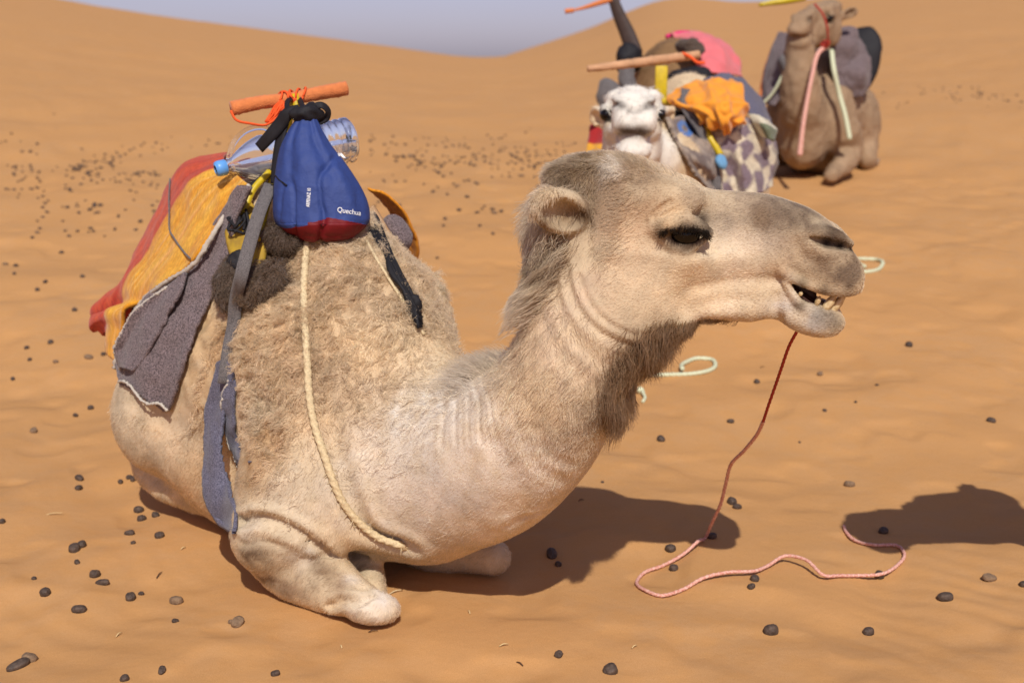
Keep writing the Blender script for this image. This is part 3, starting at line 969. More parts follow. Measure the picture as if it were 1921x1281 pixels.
def blob(name, c, r, axes, mat, parent=None, seg=(28, 18), amp=0.0, fr=20.0, seed=0, origin=None, sq=1.0):
    """lumpy ellipsoid"""
    th = np.linspace(0, 2 * np.pi, seg[0], endpoint=False); ph = np.linspace(0.02, np.pi - 0.02, seg[1])
    PH, TH = np.meshgrid(ph, th, indexing='ij')
    sp = lambda v: np.sign(v) * np.abs(v) ** sq
    L = np.stack([sp(np.sin(PH)) * sp(np.cos(TH)), sp(np.sin(PH)) * sp(np.sin(TH)), sp(np.cos(PH))], -1)
    A = np.stack([unit(v) for v in axes])
    V = np.asarray(c) + (L * np.asarray(r)) @ A
    if amp:
        V = V + (L @ A) * (amp * fbm(V[..., 0] * fr, V[..., 1] * fr, V[..., 2] * fr, 3, seed))[..., None]
    V = V.reshape(-1, 3)
    n0 = len(V)
    V = np.concatenate([V, V[:seg[0]].mean(0)[None], V[-seg[0]:].mean(0)[None]])
    F = grid_faces(seg[1], seg[0], True)[:, ::-1].tolist()
    F += [[n0, j, (j + 1) % seg[0]] for j in range(seg[0])] + [[n0 + 1, n0 - seg[0] + (j + 1) % seg[0], n0 - seg[0] + j] for j in range(seg[0])]
    return mesh_obj(name, V, F, mat, parent, origin=origin)

def fuzz(o, n, L, col, rad=.0005, curl=1.0):
    me = o.data; V_ = np.array([v.co for v in me.vertices]) + world_origin(o)
    Q_ = np.array([list(p.vertices) for p in me.polygons if len(p.vertices) == 4])
    N_ = mesh_normals(V_, Q_)
    if ((V_ - V_.mean(0)) * N_).sum() < 0: N_ = -N_
    p, nn = sample_surface(V_, Q_, N_, np.ones(len(V_)), n)
    S_ = strands(p, nn, np.repeat(np.array([[0, 0, -1.0]]), n, 0), L * (.5 + rng.random(n)), .8, 5, curl=curl, curl_f=70, clump=.8, clump_f=40, rand=.5)
    fur_curves("fleece_fuzz", S_, np.clip(np.array(col)[None] * (1 + .35 * rng.normal(size=(n, 1))), .01, .8), taper(n, 5, rad, rad * .4), o, m_fur)

def mat_weave(name, c1, c2, scale=220.0, rough=0.9, stretch=(1, 1, 1), bump=0.5, attr=None, streak=0.3):
    """coarse woven wool: speckled yarns"""
    m = bpy.data.materials.new(name); m.use_nodes = True
    nt = m.node_tree; b = nt.nodes["Principled BSDF"]
    b.inputs["Roughness"].default_value = rough; b.inputs["Specular IOR Level"].default_value = 0.1
    b.inputs["Sheen Weight"].default_value = 0.15
    tc = nt.nodes.new("ShaderNodeTexCoord"); mp = nt.nodes.new("ShaderNodeMapping")
    mp.inputs["Scale"].default_value = stretch; nt.links.new(tc.outputs["Object"], mp.inputs[0])
    n = nt.nodes.new("ShaderNodeTexNoise"); n.inputs["Scale"].default_value = scale; n.inputs["Detail"].default_value = 3
    nt.links.new(mp.outputs[0], n.inputs["Vector"])
    r = nt.nodes.new("ShaderNodeValToRGB"); r.color_ramp.elements[0].position = 0.38; r.color_ramp.elements[1].position = 0.64
    nt.links.new(n.outputs[0], r.inputs[0])
    mx = nt.nodes.new("ShaderNodeMix"); mx.data_type = 'RGBA'
    nt.links.new(r.outputs[0], mx.inputs[0])
    mx.inputs[6].default_value = c1; mx.inputs[7].default_value = c2
    col = mx.outputs[2]
    if attr:
        a = nt.nodes.new("ShaderNodeAttribute"); a.attribute_name = attr
        m2 = nt.nodes.new("ShaderNodeMix"); m2.data_type = 'RGBA'; m2.blend_type = 'MULTIPLY'
        m2.inputs[0].default_value = 1.0
        nt.links.new(a.outputs["Color"], m2.inputs[6]); nt.links.new(col, m2.inputs[7]); col = m2.outputs[2]
    nt.links.new(col, b.inputs["Base Color"])
    bp = nt.nodes.new("ShaderNodeBump"); bp.inputs["Strength"].default_value = bump; bp.inputs["Distance"].default_value = 0.003
    nt.links.new(n.outputs[0], bp.inputs["Height"]); nt.links.new(bp.outputs[0], b.inputs["Normal"])
    return m

M = {}
M['blanket'] = mat_weave("striped_wool", (0.72, 0.70, 0.66, 1), (1.0, 1.0, 1.0, 1), 150, attr="coat", stretch=(1, 1, 0.35), bump=0.35)
M['felt'] = mat_weave("grey_felt", srgb(74, 64, 66), srgb(134, 118, 118), 260, bump=0.6)
M['felt_blue'] = mat_weave("blue_grey_felt", srgb(72, 70, 84), srgb(112, 110, 126), 320, bump=0.5)
M['selvage'] = mat_basic("pale_selvage", srgb(196, 186, 172), 0.9, noise=0.25, nscale=300)
M['orange_cloth'] = mat_basic("orange_cloth", srgb(216, 126, 70), 0.85, noise=0.25, nscale=45, bump=0.3, bscale=250, sheen=0.2)
M['orange_thread'] = mat_basic("orange_thread", srgb(236, 92, 40), 0.8, noise=0.15, nscale=150)
M['yellow_paint'] = mat_basic("yellow_paint", srgb(206, 178, 22), 0.45, noise=0.25, nscale=40, spec=0.5)
M['yellow_board'] = mat_basic("worn_yellow_board", srgb(182, 148, 40), 0.75, col2=srgb(140, 112, 48), nscale=22)
M['strap'] = mat_weave("grey_webbing", srgb(78, 74, 74), srgb(118, 112, 110), 500, bump=0.3)
M['black'] = mat_basic("black_webbing", srgb(30, 28, 32), 0.7, noise=0.3, nscale=90)
M['pad'] = mat_weave("matted_wool_pad", srgb(58, 48, 42), srgb(100, 84, 72), 420, bump=0.9)
M['nylon'] = mat_basic("blue_nylon", srgb(44, 64, 124), 0.7, noise=0.16, nscale=14, bump=0.4, bscale=45, spec=0.4)
M['nylon_red'] = mat_basic("dark_red_nylon", srgb(112, 16, 22), 0.6, noise=0.2, nscale=14, bump=0.12, bscale=500)
M['white_print'] = mat_basic("white_print", (0.8, 0.8, 0.8, 1), 0.6)
M['rope'] = mat_basic("cream_rope", srgb(222, 200, 158), 0.9, noise=0.38, nscale=220)
M['rope_red'] = mat_basic("red_cord", srgb(176, 60, 46), 0.85, noise=0.35, nscale=120)
M['rope_pink'] = mat_basic("faded_pink_cord", srgb(232, 192, 174), 0.9, col2=srgb(188, 112, 96), nscale=220)
M['rope_green'] = mat_basic("pale_green_rope", srgb(210, 214, 180), 0.85, noise=0.2, nscale=160)
M['eye'] = mat_basic("eye", srgb(16, 11, 9), 0.12, spec=0.35)
M['gum'] = mat_basic("mouth_lining", srgb(70, 44, 34), 0.45, noise=0.3, nscale=60)
M['tooth'] = mat_basic("tooth", srgb(226, 206, 164), 0.35, col2=srgb(170, 138, 90), nscale=90)
m = bpy.data.materials.new("clear_plastic"); m.use_nodes = True
b_ = m.node_tree.nodes["Principled BSDF"]
b_.inputs["Base Color"].default_value = (0.93, 0.96, 1.0, 1); b_.inputs["Roughness"].default_value = 0.06
b_.inputs["Transmission Weight"].default_value = 0.94; b_.inputs["IOR"].default_value = 1.12
M['plastic'] = m
m = bpy.data.materials.new("water"); m.use_nodes = True
b_ = m.node_tree.nodes["Principled BSDF"]
b_.inputs["Base Color"].default_value = (0.86, 0.90, 0.99, 1); b_.inputs["Roughness"].default_value = 0.02
b_.inputs["Transmission Weight"].default_value = 0.9; b_.inputs["IOR"].default_value = 1.2
M['water'] = m
M['cap'] = mat_basic("blue_cap", srgb(96, 156, 220), 0.35, spec=0.5)

# ------------------------------------------------------------------ eyes, mouth and teeth of the near camel
for sgn in (1, -1):
    e = blob("eye", HWf(hu(1286), hv(430), sgn * .079), (.028, .023, .024), (HU, HV, HW), M['eye'], hero)
    # lashes: dark hairs along the upper lid
lash_p, lash_n = [], []
for i in range(420):
    t = rng.random(); px = 1240 + 88 * t
    py = 424 - 12 * math.sin(math.pi * t) + rng.normal() * 4.0 + (4 if t > .8 else 0)
    w = 0.092 + 0.014 * math.sin(math.pi * min(1, t * 1.1))
    lash_p.append(HWf(hu(px), hv(py), w)); lash_n.append(unit(HW * 1.0 - HV * (0.55 + 0.3 * rng.random()) + HU * (0.7 * (t - 0.35) + 0.2 * rng.normal())))
lash_p = np.array(lash_p); lash_n = np.array(lash_n)
LL = 0.010 + 0.018 * rng.random(len(lash_p))
lash = np.stack([lash_p + lash_n * (LL * f)[:, None] + np.array([0, 0, 1.0]) * (LL * 0.25 * f * f)[:, None] for f in (0, .33, .66, 1)], 1)
fur_curves("eyelashes", lash, np.repeat(np.array([[.02, .014, .01]]), len(lash), 0), taper(len(lash), 4, .0007, .0002), hero_body, m_fur)

def jaw(px, py, w): return HWf(hu(px), hv(py), w)
rows = []
for px, top, bot, w in ((1462, 500, 520, .036), (1480, 512, 540, .038), (1510, 522, 560, .040), (1540, 528, 576, .034), (1556, 530, 588, .022)):
    c = [jaw(px, top, -w), jaw(px, top, w), jaw(px, bot, w), jaw(px, bot, -w)]
    rows.append(c)
V = np.array(rows).reshape(-1, 3); F = grid_faces(5, 4, True).tolist() + [[3, 2, 1, 0], [16, 17, 18, 19]]
# a hollow of dark lining between the jaws: palate and floor
palate, _ = cloth("palate", [[jaw(p, y, -w), jaw(p, y + 3, 0), jaw(p, y, w)] for p, y, w in ((1455, 500, .036), (1490, 516, .046), (1540, 524, .048), (1580, 528, .036))], 12, 10, M['gum'], hero, 0.004, 0.002, 60)
floor_, _ = cloth("tongue", [[jaw(p, y, -w), jaw(p, y - 10, 0), jaw(p, y, w)] for p, y, w in ((1450, 508, .034), (1485, 535, .042), (1515, 556, .042), (1545, 572, .036), (1562, 584, .02))], 14, 10, M['gum'], hero, 0.005, 0.003, 60)
cloth("cheek_lining", [[jaw(p, a, 0.012), jaw(p, (a + b) / 2, 0.016), jaw(p, b, 0.012)] for p, a, b in ((1452, 495, 515), (1480, 508, 540), (1505, 518, 560), (1530, 524, 575))], 10, 6, M['gum'], hero, 0.004, 0.002, 60)
def tooth(a, b, w0, w1, r):
    q0, q1 = jaw(*a[:2], w0), jaw(*b[:2], w1)
    tube("tooth", [q0, q0 * .66 + q1 * .34, q0 * .3 + q1 * .7, q1], [r * .8, r * 1.1, r, r * .35], M['tooth'], hero, 10, 10, flat=0.75, ref=HW)
tooth((1541, 574), (1562, 541), .036, .043, .0105); tooth((1554, 580), (1578, 542), .026, .033, .0100)
tooth((1558, 582), (1582, 549), .010, .012, .0085); tooth((1558, 582), (1582, 549), -.008, -.010, .0085)
tooth((1528, 560), (1534, 544), .042, .045, .0065); tooth((1497, 543), (1501, 535), .047, .048, .005)

# ------------------------------------------------------------------ blankets on the near camel
def bd(px, py, off=0.02, dflt=3.2):
    h = on(px, py)
    if h is None: return P(px, py, dflt)
    d = (h - _C) @ _F
    return P(px, py, d - off)
def bm_(px, py, d, off=0.015):
    h = on(px, py)
    return P(px, py, d if h is None else min(d, (h - _C) @ _F - off))
blk = []
near_e = [(466, 346, 3.02), (434, 382, 3.06), (400, 434, 3.12), (368, 486, 3.17), (312, 526, 3.23), (258, 572, 3.30), (226, 630, 3.36), (213, 688, 3.40)]
mid_e = [(446, 330, 3.10), (396, 356, 3.16), (358, 408, 3.22), (320, 470, 3.28), (272, 522, 3.34), (238, 570, 3.40), (216, 625, 3.44), (210, 670, 3.46)]
ry_e = [(424, 314, 3.22), (362, 342, 3.27), (320, 396, 3.34), (280, 468, 3.40), (244, 522, 3.46), (222, 566, 3.50), (204, 606, 3.52), (200, 640, 3.54)]
sil_e = [(420, 292, 3.40), (340, 316, 3.46), (302, 384, 3.52), (264, 452, 3.58), (226, 530, 3.62), (170, 584, 3.64), (184, 606, 3.62), (196, 622, 3.62)]
back_e = [(440, 292, 3.58), (370, 312, 3.64), (330, 380, 3.70), (290, 450, 3.75), (250, 535, 3.78), (205, 592, 3.78), (205, 612, 3.74), (206, 630, 3.70)]
far_e = [(520, 330, 3.76), (450, 360, 3.82), (400, 430, 3.88), (350, 500, 3.92), (300, 570, 3.94), (250, 620, 3.92), (235, 640, 3.86), (225, 650, 3.80)]
for i in range(8):
    blk.append([bm_(*near_e[i], .062), bm_(*mid_e[i], .066), P(*ry_e[i]), P(*sil_e[i]), P(*back_e[i]), P(*far_e[i])])
def blk_col(U_, V_):
    c = np.zeros(U_.shape + (3,))
    yl = np.array(lin(222, 152, 40, 1.0)); orr = np.array(lin(232, 176, 62, 1.0)); rd = np.array(lin(186, 58, 34, 1.0)); rd2 = np.array(lin(206, 84, 48, 1.0))
    st = fbm(U_ * 3.0, V_ * 60.0, 0.0, 3, 12)[..., None]
    st2 = fbm(U_ * 5.0, V_ * 140.0, 0.0, 2, 19)[..., None]
    y = yl + (orr - yl) * np.clip(.5 + .9 * st, 0, 1); r = rd + (rd2 - rd) * np.clip(.4 + .9 * st, 0, 1)
    y = y + np.clip(st2 - .55, 0, 1) * 0.7 * (np.array(lin(244, 214, 150, 1.0)) - y)
    k = smooth01((V_ - 0.395 + 0.012 * st[..., 0]) / 0.012)[..., None]
    c = y * (1 - k) + r * k
    line = np.exp(-((V_ - 0.17) / 0.006) ** 2)[..., None] * np.array([.25, .22, .16])
    return np.clip(c + line, 0, 1)
blanket = thing("striped_blanket", "red and golden yellow striped wool blanket draped behind the blue bag", "blanket", tuple(P(330, 480, 3.4)))
_, g_ = cloth("cover", blk, 90, 80, M['blanket'], blanket, 0.010, 0.007, 11, 3, blk_col,
      fold=lambda U_, V_: 0.016 * np.exp(-((U_ - 0.66 - 0.15 * V_) / 0.05) ** 2) - 0.020 * np.exp(-((U_ - 0.74 - 0.15 * V_) / 0.045) ** 2) + 0.008 * np.sin(V_ * 16) * smooth01((U_ - .5) * 3))
tube("selvage", [bm_(p[0] + 2, p[1] + 2, p[2] - .006, .066) for p in near_e], 0.006, M['selvage'], blanket, 120, 7, rough=0.22)
_nb = np.cross(np.gradient(g_, axis=0), np.gradient(g_, axis=1)); _nb /= np.linalg.norm(_nb, axis=2)[..., None]
_nb *= -np.sign((_nb * _F).sum(2))[..., None]
tube("tie_string", [g_[int(a * 89), int(b * 79)] + .011 * _nb[int(a * 89), int(b * 79)] for a, b in ((.20, .58), (.25, .48), (.30, .38), (.35, .28), (.39, .18), (.42, .08), (.44, .0))], .0024, M['strap'], blanket, 40, 6)
COVERS.append(g_)
# far hanging corner of the same blanket
cloth("far_corner", [[P(690, 352, 3.42), P(716, 362, 3.40)], [P(712, 372, 3.48), P(752, 388, 3.44)], [P(736, 404, 3.52), P(776, 428, 3.48)], [P(752, 440, 3.55), P(786, 466, 3.52)], [P(772, 480, 3.57), P(784, 490, 3.56)]], 24, 8, M['blanket'], blanket, 0.006, 0.004, 30, 5,
      lambda U_, V_: np.repeat(np.repeat(np.array(lin(226, 146, 36, 1.0))[None, None], U_.shape[0], 0), U_.shape[1], 1))

felt = thing("felt_blanket", "coarse grey felt saddle blanket hanging below the striped blanket", "blanket", tuple(P(300, 620, 3.2)))
fr = [((452, 350), (474, 352)), ((422, 390), (447, 402)), ((390, 440), (430, 468)), ((352, 494), (410, 522)), ((296, 540), (392, 562)), ((250, 585), (372, 612)), ((228, 636), (352, 666)), ((220, 680), (332, 726)), ((222, 716), (314, 774))]
rows = []
for (lx, ly), (rx, ry) in fr:
    i_ = len(rows); dl = 3.00 + .40 * min(1, i_ / 7); dr = 2.95 + .27 * i_ / 8
    rows.append([bm_(lx + (rx - lx) * t, ly + (ry - ly) * t, dl + (dr - dl) * t, .028) for t in (0, .25, .5, .75, 1)])
_, g_ = cloth("panel", rows, 70, 40, M['felt'], felt, 0.009, 0.006, 14, 8, ragged=0.25)
COVERS.append(g_)
fl = [((318, 536), (352, 512)), ((282, 560), (338, 552)), ((248, 590), (314, 594)), ((228, 626), (292, 636)), ((216, 656), (270, 674)), ((228, 690), (250, 696))]
rows = [[bm_(lx + (rx - lx) * t, ly + (ry - ly) * t, 3.14 + .03 * i_ - .03 * t, .075 - .02 * t) for t in (0, .33, .66, 1)] for i_, ((lx, ly), (rx, ry)) in enumerate(fl)]
_, gfl = cloth("folded_flap", rows, 40, 24, M['felt'], felt, 0.009, 0.005, 14, 18, ragged=0.25)
COVERS.append(gfl)
tube("frayed_edge", gfl[:, 0], 0.0045, M['selvage'], felt, 90, 6, rough=0.3)
tube("frayed_edge", [bd(222 + 92 * t, 716 + 58 * t - 8 * math.sin(t * 9), .045, 3.34) for t in np.linspace(0, 1, 9)], 0.0035, M['selvage'], felt, 70, 6, rough=0.35)
# ------------------------------------------------------------------ saddle of the near camel
SD = 3.02
saddle = thing("riding_saddle", "yellow metal camel saddle with orange wrapped crossbar, behind the blue bag", "saddle", tuple(P(548, 330, 3.05)))
hx0, hx1 = P(434, 204, 3.00), P(650, 166, 3.10)
bar = tube("handle_bar", [hx0, hx0 * .75 + hx1 * .25 + np.array([0, 0, .002]), hx0 * .52 + hx1 * .48 - np.array([0, 0, .002]), hx0 * .25 + hx1 * .75, hx1], [.0175, .0165, .0150, .0165, .0175], M['orange_cloth'], saddle, 60, 16, rough=0.035)
for k in range(7):
    c = hx0 + (hx1 - hx0) * (0.40 + 0.035 * k)
    t_ = unit(hx1 - hx0); a_ = np.cross(t_, [0, 0, 1]); 
    ring = [c + t_ * (0.012 * math.sin(th + k)) + .0185 * (math.cos(th) * unit(a_) + math.sin(th) * np.cross(unit(a_), t_)) for th in np.linspace(0, 2 * np.pi, 12)]
    tube("wrap_thread", ring, .0028, M['orange_thread'], bar, 24, 5)
# loose orange threads under the bar
tube("loose_thread", [P(433, 208, 2.99), P(442, 224, 2.99), P(470, 232, 3.0), P(500, 234, 3.02), P(520, 220, 3.02), P(532, 200, 3.03)], .0032, M['orange_thread'], bar, 40, 5)
for k in range(16):
    a = rng.random(); b = rng.random()
    p0 = P(528 + 10 * a, 188 + 8 * b, 3.02); p1 = P(496 + 28 * b, 226 + 18 * a, 3.02 + .02 * a)
    tube("loose_thread", [p0, (p0 + p1) / 2 + rng.normal(size=3) * .006, p1], .0026, M['orange_thread'], bar, 10, 5)
# yellow posts meeting under the bar
for dx in (-7, 8):
    tube("post", [P(549 + dx * .5, 178, 3.05), P(549 + dx * 1.2, 215, 3.05), P(549 + dx * 3, 300, 3.08), P(549 + dx * 9, 400, 3.10)], .0125, M['yellow_paint'], saddle, 20, 12)
tube("frame_tube", [P(536, 318, 3.04), P(512, 352, 2.99), P(496, 400, 2.95), P(484, 452, 2.93)], .009, M['yellow_paint'], saddle, 20, 10)
tube("frame_tube", [P(506, 322, 3.08), P(474, 358, 3.05), P(458, 400, 3.03), P(446, 440, 3.02)], .008, M['yellow_paint'], saddle, 20, 10)
tube("frame_tube", [P(470, 352, 3.06), P(500, 330, 3.08), P(530, 312, 3.10)], .009, M['black'], saddle, 14, 8)
cloth("side_board", [[P(424, 436, 3.03), P(446, 404, 3.04), P(470, 378, 3.05)], [P(430, 470, 3.00), P(452, 430, 3.01), P(486, 398, 3.02)], [P(446, 498, 2.97), P(470, 470, 2.97), P(504, 430, 2.98)], [P(468, 516, 2.95), P(486, 500, 2.95), P(514, 470, 2.96)]], 20, 14, M['yellow_board'], saddle, 0.012, 0.004, 25, 4)
tube("frame_tube", [P(500, 440, 2.94), P(494, 468, 2.93), P(488, 498, 2.92)], .010, M['yellow_board'], saddle, 10, 8)
# matted pads
_pd = blob("saddle_pad", bd(502, 534, .008), (.075, .055, .05), (unit(_R + .35 * _U), unit(-.35 * _R + _U), -_F), M['pad'], saddle, (40, 26), .010, 34, 3)
fuzz(_pd, 5000, .014, lin(104, 84, 66))
_pd = blob("saddle_pad", bd(440, 534, .015), (.045, .06, .05), (unit(_R + .2 * _U), _U, -_F), M['pad'], saddle, (36, 24), .009, 34, 5)
fuzz(_pd, 4000, .012, lin(96, 80, 66))
_pd = blob("saddle_pad", bd(540, 456, .015), (.06, .045, .05), (_R, _U, -_F), M['pad'], saddle, (36, 24), .010, 34, 7)
fuzz(_pd, 4000, .014, lin(80, 64, 50))
blob("saddle_pad", bm_(744, 438, 3.40, .0), (.035, .055, .05), (unit(_R + .3 * _U), unit(-.5 * _R + _U), -_F), M['felt'], saddle, (30, 20), .006, 34, 9)
slab("far_side_board", bm_(716, 424, 3.36, .03), (.012, .055, .03), (unit(_R + .62 * _U), unit(-.62 * _R + _U), -_F), mat_basic("bare_wood", srgb(176, 140, 104), .8, noise=.3, nscale=30), saddle, .005)
for k in range(9):     # tangle of dark cords on the near and far side
    a = P(440 + 50 * rng.random(), 392 + 20 * rng.random(), 3.0); b = P(436 + 30 * rng.random(), 420 + 20 * rng.random(), 2.98)
    tube("cord", [a, (a + b) / 2 + rng.normal(size=3) * .012, b], .0035, M['black'], saddle, 12, 6)
for k in range(12):
    q_ = [(692 + 14 * rng.random(), 402 + 20 * rng.random()), (712 + 14 * rng.random(), 450 + 14 * rng.random()), (734 + 18 * rng.random(), 500 + 24 * rng.random()), (758 + 14 * rng.random(), 548 + 14 * rng.random()), (780 + 12 * rng.random(), 585 + 34 * rng.random())]
    tube("cord", [bm_(x, y, 3.5, .012 + .012 * rng.random()) for x, y in q_], .0042, M['black'], saddle, 30, 6)
ribbon("far_strap", [bm_(x, y, 3.5, .016) for x, y in ((690, 400), (716, 450), (742, 506), (766, 556), (790, 610))], [.022, .03, .035, .022, .012], M['black'], saddle)
blob("knot", bm_(776, 574, 3.5, .012), (.018, .030, .014), (_R, _U, -_F), M['black'], saddle, (20, 14), .006, 60, 4)
blob("knot", P(452, 492, 2.97), (.03, .026, .02), (_R, _U, -_F), M['black'], saddle, (20, 14), .008, 60, 6)
# girth strap on the near side
gs = [P(508, 346, 2.96), P(486, 400, 2.90), P(466, 466, 2.87), P(452, 520, 2.86)] + [bd(442, 566, .06)] + [bd(x, y, .022, 3.05) for x, y in ( (438, 610), (430, 650), (424, 690), (420, 720))]
ribbon("girth_strap", gs, .030, M['strap'], saddle, 40, .004)
THIN.append(spline(np.array(gs), 60))
PADS.append(np.array([P(500, 520, 3.04), P(438, 522, 3.1), P(540, 452, 3.05), P(470, 500, 3.05)]))

# torn blue-grey rag tied to the girth
rag = thing("felt_rag", "torn blue grey felt rag dangling from the girth strap beside the foreleg", "rag", tuple(P(420, 850, 2.95)))
rr_ = [((407, 680, 3.06), (424, 676, 3.04), (438, 690, 3.03)), ((396, 720, 3.05), (416, 716, 3.02), (438, 716, 3.00)), ((386, 770, 3.03), (402, 772, 3.00), (424, 760, 2.98)), ((382, 830, 3.00), (396, 830, 2.97), (416, 812, 2.95)),
       ((383, 890, 2.98), (400, 886, 2.95), (416, 850, 2.94)), ((386, 936, 2.96), (408, 936, 2.93), (428, 900, 2.93)), ((408, 974, 2.95), (424, 976, 2.93), (440, 950, 2.93)), ((430, 994, 2.94), (438, 1000, 2.94), (443, 990, 2.94))]
_, g1 = cloth("strip", [[bm_(*p) for p in r] for r in rr_], 60, 16, M['felt_blue'], rag, .008, .006, 16, 31, ragged=.3)
r2 = [((430, 712, 2.99), (442, 714, 2.99)), ((418, 745, 3.01), (440, 750, 2.98)), ((422, 790, 3.00), (440, 792, 2.98)), ((428, 830, 3.00), (450, 836, 2.98)), ((446, 874, 2.99), (468, 866, 2.97))]
_, g2 = cloth("strip", [[bm_(*p) for p in r] for r in r2], 40, 10, M['felt_blue'], rag, .008, .005, 20, 33, ragged=.3)
tube("frayed_edge", [q + np.array([0, -.004, 0]) for q in g2[:, 0]], .003, M['selvage'], rag, 60, 5, rough=.4)
tube("frayed_edge", list(g1[30:, 0]), .0025, M['selvage'], rag, 60, 5, rough=.4)
THIN += [g1, g2]

# ------------------------------------------------------------------ blue bag
BAGD = 2.93
bag = thing("drawstring_bag", "blue nylon bag with dark red base, hung from the saddle crossbar", "bag", tuple(P(603, 450, BAGD)))
by = [214, 222, 232, 246, 260, 273, 299, 326, 352, 379, 400, 415, 428, 440, 450, 456]
bl = [558, 555, 549, 540, 533, 527, 520, 516, 513, 512, 512, 515, 524, 540, 560, 590]
br = [590, 594, 599, 606, 614, 622, 643, 662, 678, 690, 694, 693, 684, 670, 650, 606]
nu, nv = 150, 144
yq = np.concatenate([np.linspace(214, 400, 90), np.linspace(401, 456, 60)])
th = np.linspace(0, 2 * np.pi, nv, endpoint=False)
V = np.zeros((nu, nv, 3)); pv = np.zeros((nu, nv, 2))
for i, y in enumerate(yq):
    l_, r_ = float(crom(y, by, bl)), float(crom(y, by, br))
    c, h = (l_ + r_) / 2, (r_ - l_) / 2
    f = (y - 214) / (456 - 214)
    dep = min(h * BAGD / FPX * .78, .078) if y < 420 else h * BAGD / FPX * .78
    fold = 0.10 * (1 - f) ** 1.2 * np.cos(th * 7 + 0.6 * math.sin(f * 5)) + 0.05 * (1 - f) * np.cos(th * 12 + 2) + 0.03 * np.sin(3 * th + 9 * f) * f
    x = c + h * np.cos(th) * (1 + 0.25 * fold * (np.abs(np.sin(th))))
    dz = dep * np.sin(th) * (1 + fold)
    for j in range(nv):
        V[i, j] = P(x[j], y, BAGD - dz[j]); pv[i, j] = (x[j], y)
wr = fbm(V[..., 0] * 22, V[..., 1] * 22, V[..., 2] * 9, 3, 91)
cr = np.abs(fbm(V[..., 0] * 13 + 4, V[..., 1] * 13, V[..., 2] * 4.5, 2, 95))
Nn = np.cross(np.gradient(V, axis=0), np.roll(V, -1, 1) - np.roll(V, 1, 1)); Nn /= np.linalg.norm(Nn, axis=2)[..., None] + 1e-9
ctr = V.mean(1, keepdims=True)
Nn *= np.sign(((V - ctr) * Nn).sum(2))[..., None]
edge_ = np.clip(1 - np.abs(np.cos(th))[None] ** 3, 0, 1)
V = V + Nn * ((0.005 * wr - 0.010 * np.exp(-(cr / .10) ** 2) + 0.004) * edge_)[..., None]
# base panel: below a line that sags to the left
red_y = np.interp(pv[..., 0], [500, 545, 580, 615, 660, 700], [424, 427, 421, 408, 416, 424])
isred = pv[..., 1] > red_y
Fg = grid_faces(nu, nv, True)
redf = isred.reshape(-1)[Fg].mean(1) > 0.5
Vf = V.reshape(-1, 3)
def sub_mesh(name, Vs, Fs, mat, parent):
    us, inv = np.unique(Fs, return_inverse=True)
    return mesh_obj(name, Vs[us], inv.reshape(Fs.shape), mat, parent)
sub_mesh("sack", Vf, Fg[~redf][:, ::-1], M['nylon'], bag)
sub_mesh("base_panel", Vf, Fg[redf][:, ::-1], M['nylon_red'], bag)
bag_bvh = BVHTree.FromPolygons(Vf.tolist(), Fg.tolist())
# gathered black neck, strap and loop
blob("gathered_neck", P(574, 214, BAGD), (.036, .022, .03), (_R, unit(_U + .1 * _R), -_F), M['black'], bag, (30, 18), .008, 50, 2)
ribbon("shoulder_strap", [P(562, 206, 2.93), P(540, 214, 2.93), P(526, 232, 2.94), P(506, 256, 2.95), P(486, 278, 2.97)], [.024, .030, .030, .028, .026], M['black'], bag, 24, .004)
ribbon("shoulder_strap", [P(536, 210, 2.95), P(528, 250, 2.95), P(518, 300, 2.95), P(512, 345, 2.95)], [.03, .026, .02, .012], M['black'], bag, 24, .004, face=unit(-_F - .5 * _R))
ribbon("hang_loop", [P(576, 214, 2.92), P(588, 202, 2.92), P(604, 198, 2.92), P(615, 208, 2.93), P(612, 222, 2.94), P(598, 228, 2.94), P(586, 224, 2.94)], .016, M['black'], bag, 40, .003, face=unit(-_F + .8 * _R + .3 * _U))
ribbon("hang_loop", [P(548, 222, 2.93), P(540, 206, 2.96), P(542, 188, 3.02), P(556, 182, 3.06), P(566, 196, 3.0), P(572, 214, 2.93)], .012, M['black'], bag, 30, .003)
tube("seam_piping", [P(513, 372, 2.92), P(523, 330, 2.915), P(530, 345, 2.89), P(540, 352, 2.88)][:1] + [P(516, 330, 2.92), P(524, 338, 2.89), P(538, 348, 2.872)], .0018, M['black'], bag, 14, 5)

def lettering(text, cx, cy, height, angle, parent, bold=0.0, sx=1.0):
    cu = bpy.data.curves.new("lettering", 'FONT'); cu.body = text; cu.align_x = 'CENTER'; cu.align_y = 'CENTER'; cu.size = 1.0; cu.offset = bold
    t = bpy.data.objects.new("lettering", cu); COL.objects.link(t)
    dg = bpy.context.evaluated_depsgraph_get(); me = bpy.data.meshes.new_from_object(t.evaluated_get(dg))
    bm = bmesh.new(); bm.from_mesh(me); bmesh.ops.triangulate(bm, faces=bm.faces)
    bmesh.ops.subdivide_edges(bm, edges=[e for e in bm.edges if e.calc_length() > .25], cuts=1)
    bmesh.ops.triangulate(bm, faces=bm.faces)
    ca, sa = math.cos(angle), math.sin(angle)
    vs = []
    for v in bm.verts:
        x, y = v.co.x * height * sx, v.co.y * height
        px, py = cx + x * ca - y * sa, cy - (x * sa + y * ca)
        r = bag_bvh.ray_cast(Vector(_C), Vector(ray(px, py)))
        q = np.array(r[0]) if r[0] is not None else P(px, py, BAGD)
        vs.append(q - ray(px, py) * .0022)
    fs = [[v.index for v in f.verts] for f in bm.faces]
    bm.free(); bpy.data.objects.remove(t)
    return mesh_obj("lettering", vs, fs, M['white_print'], parent, smooth=False)
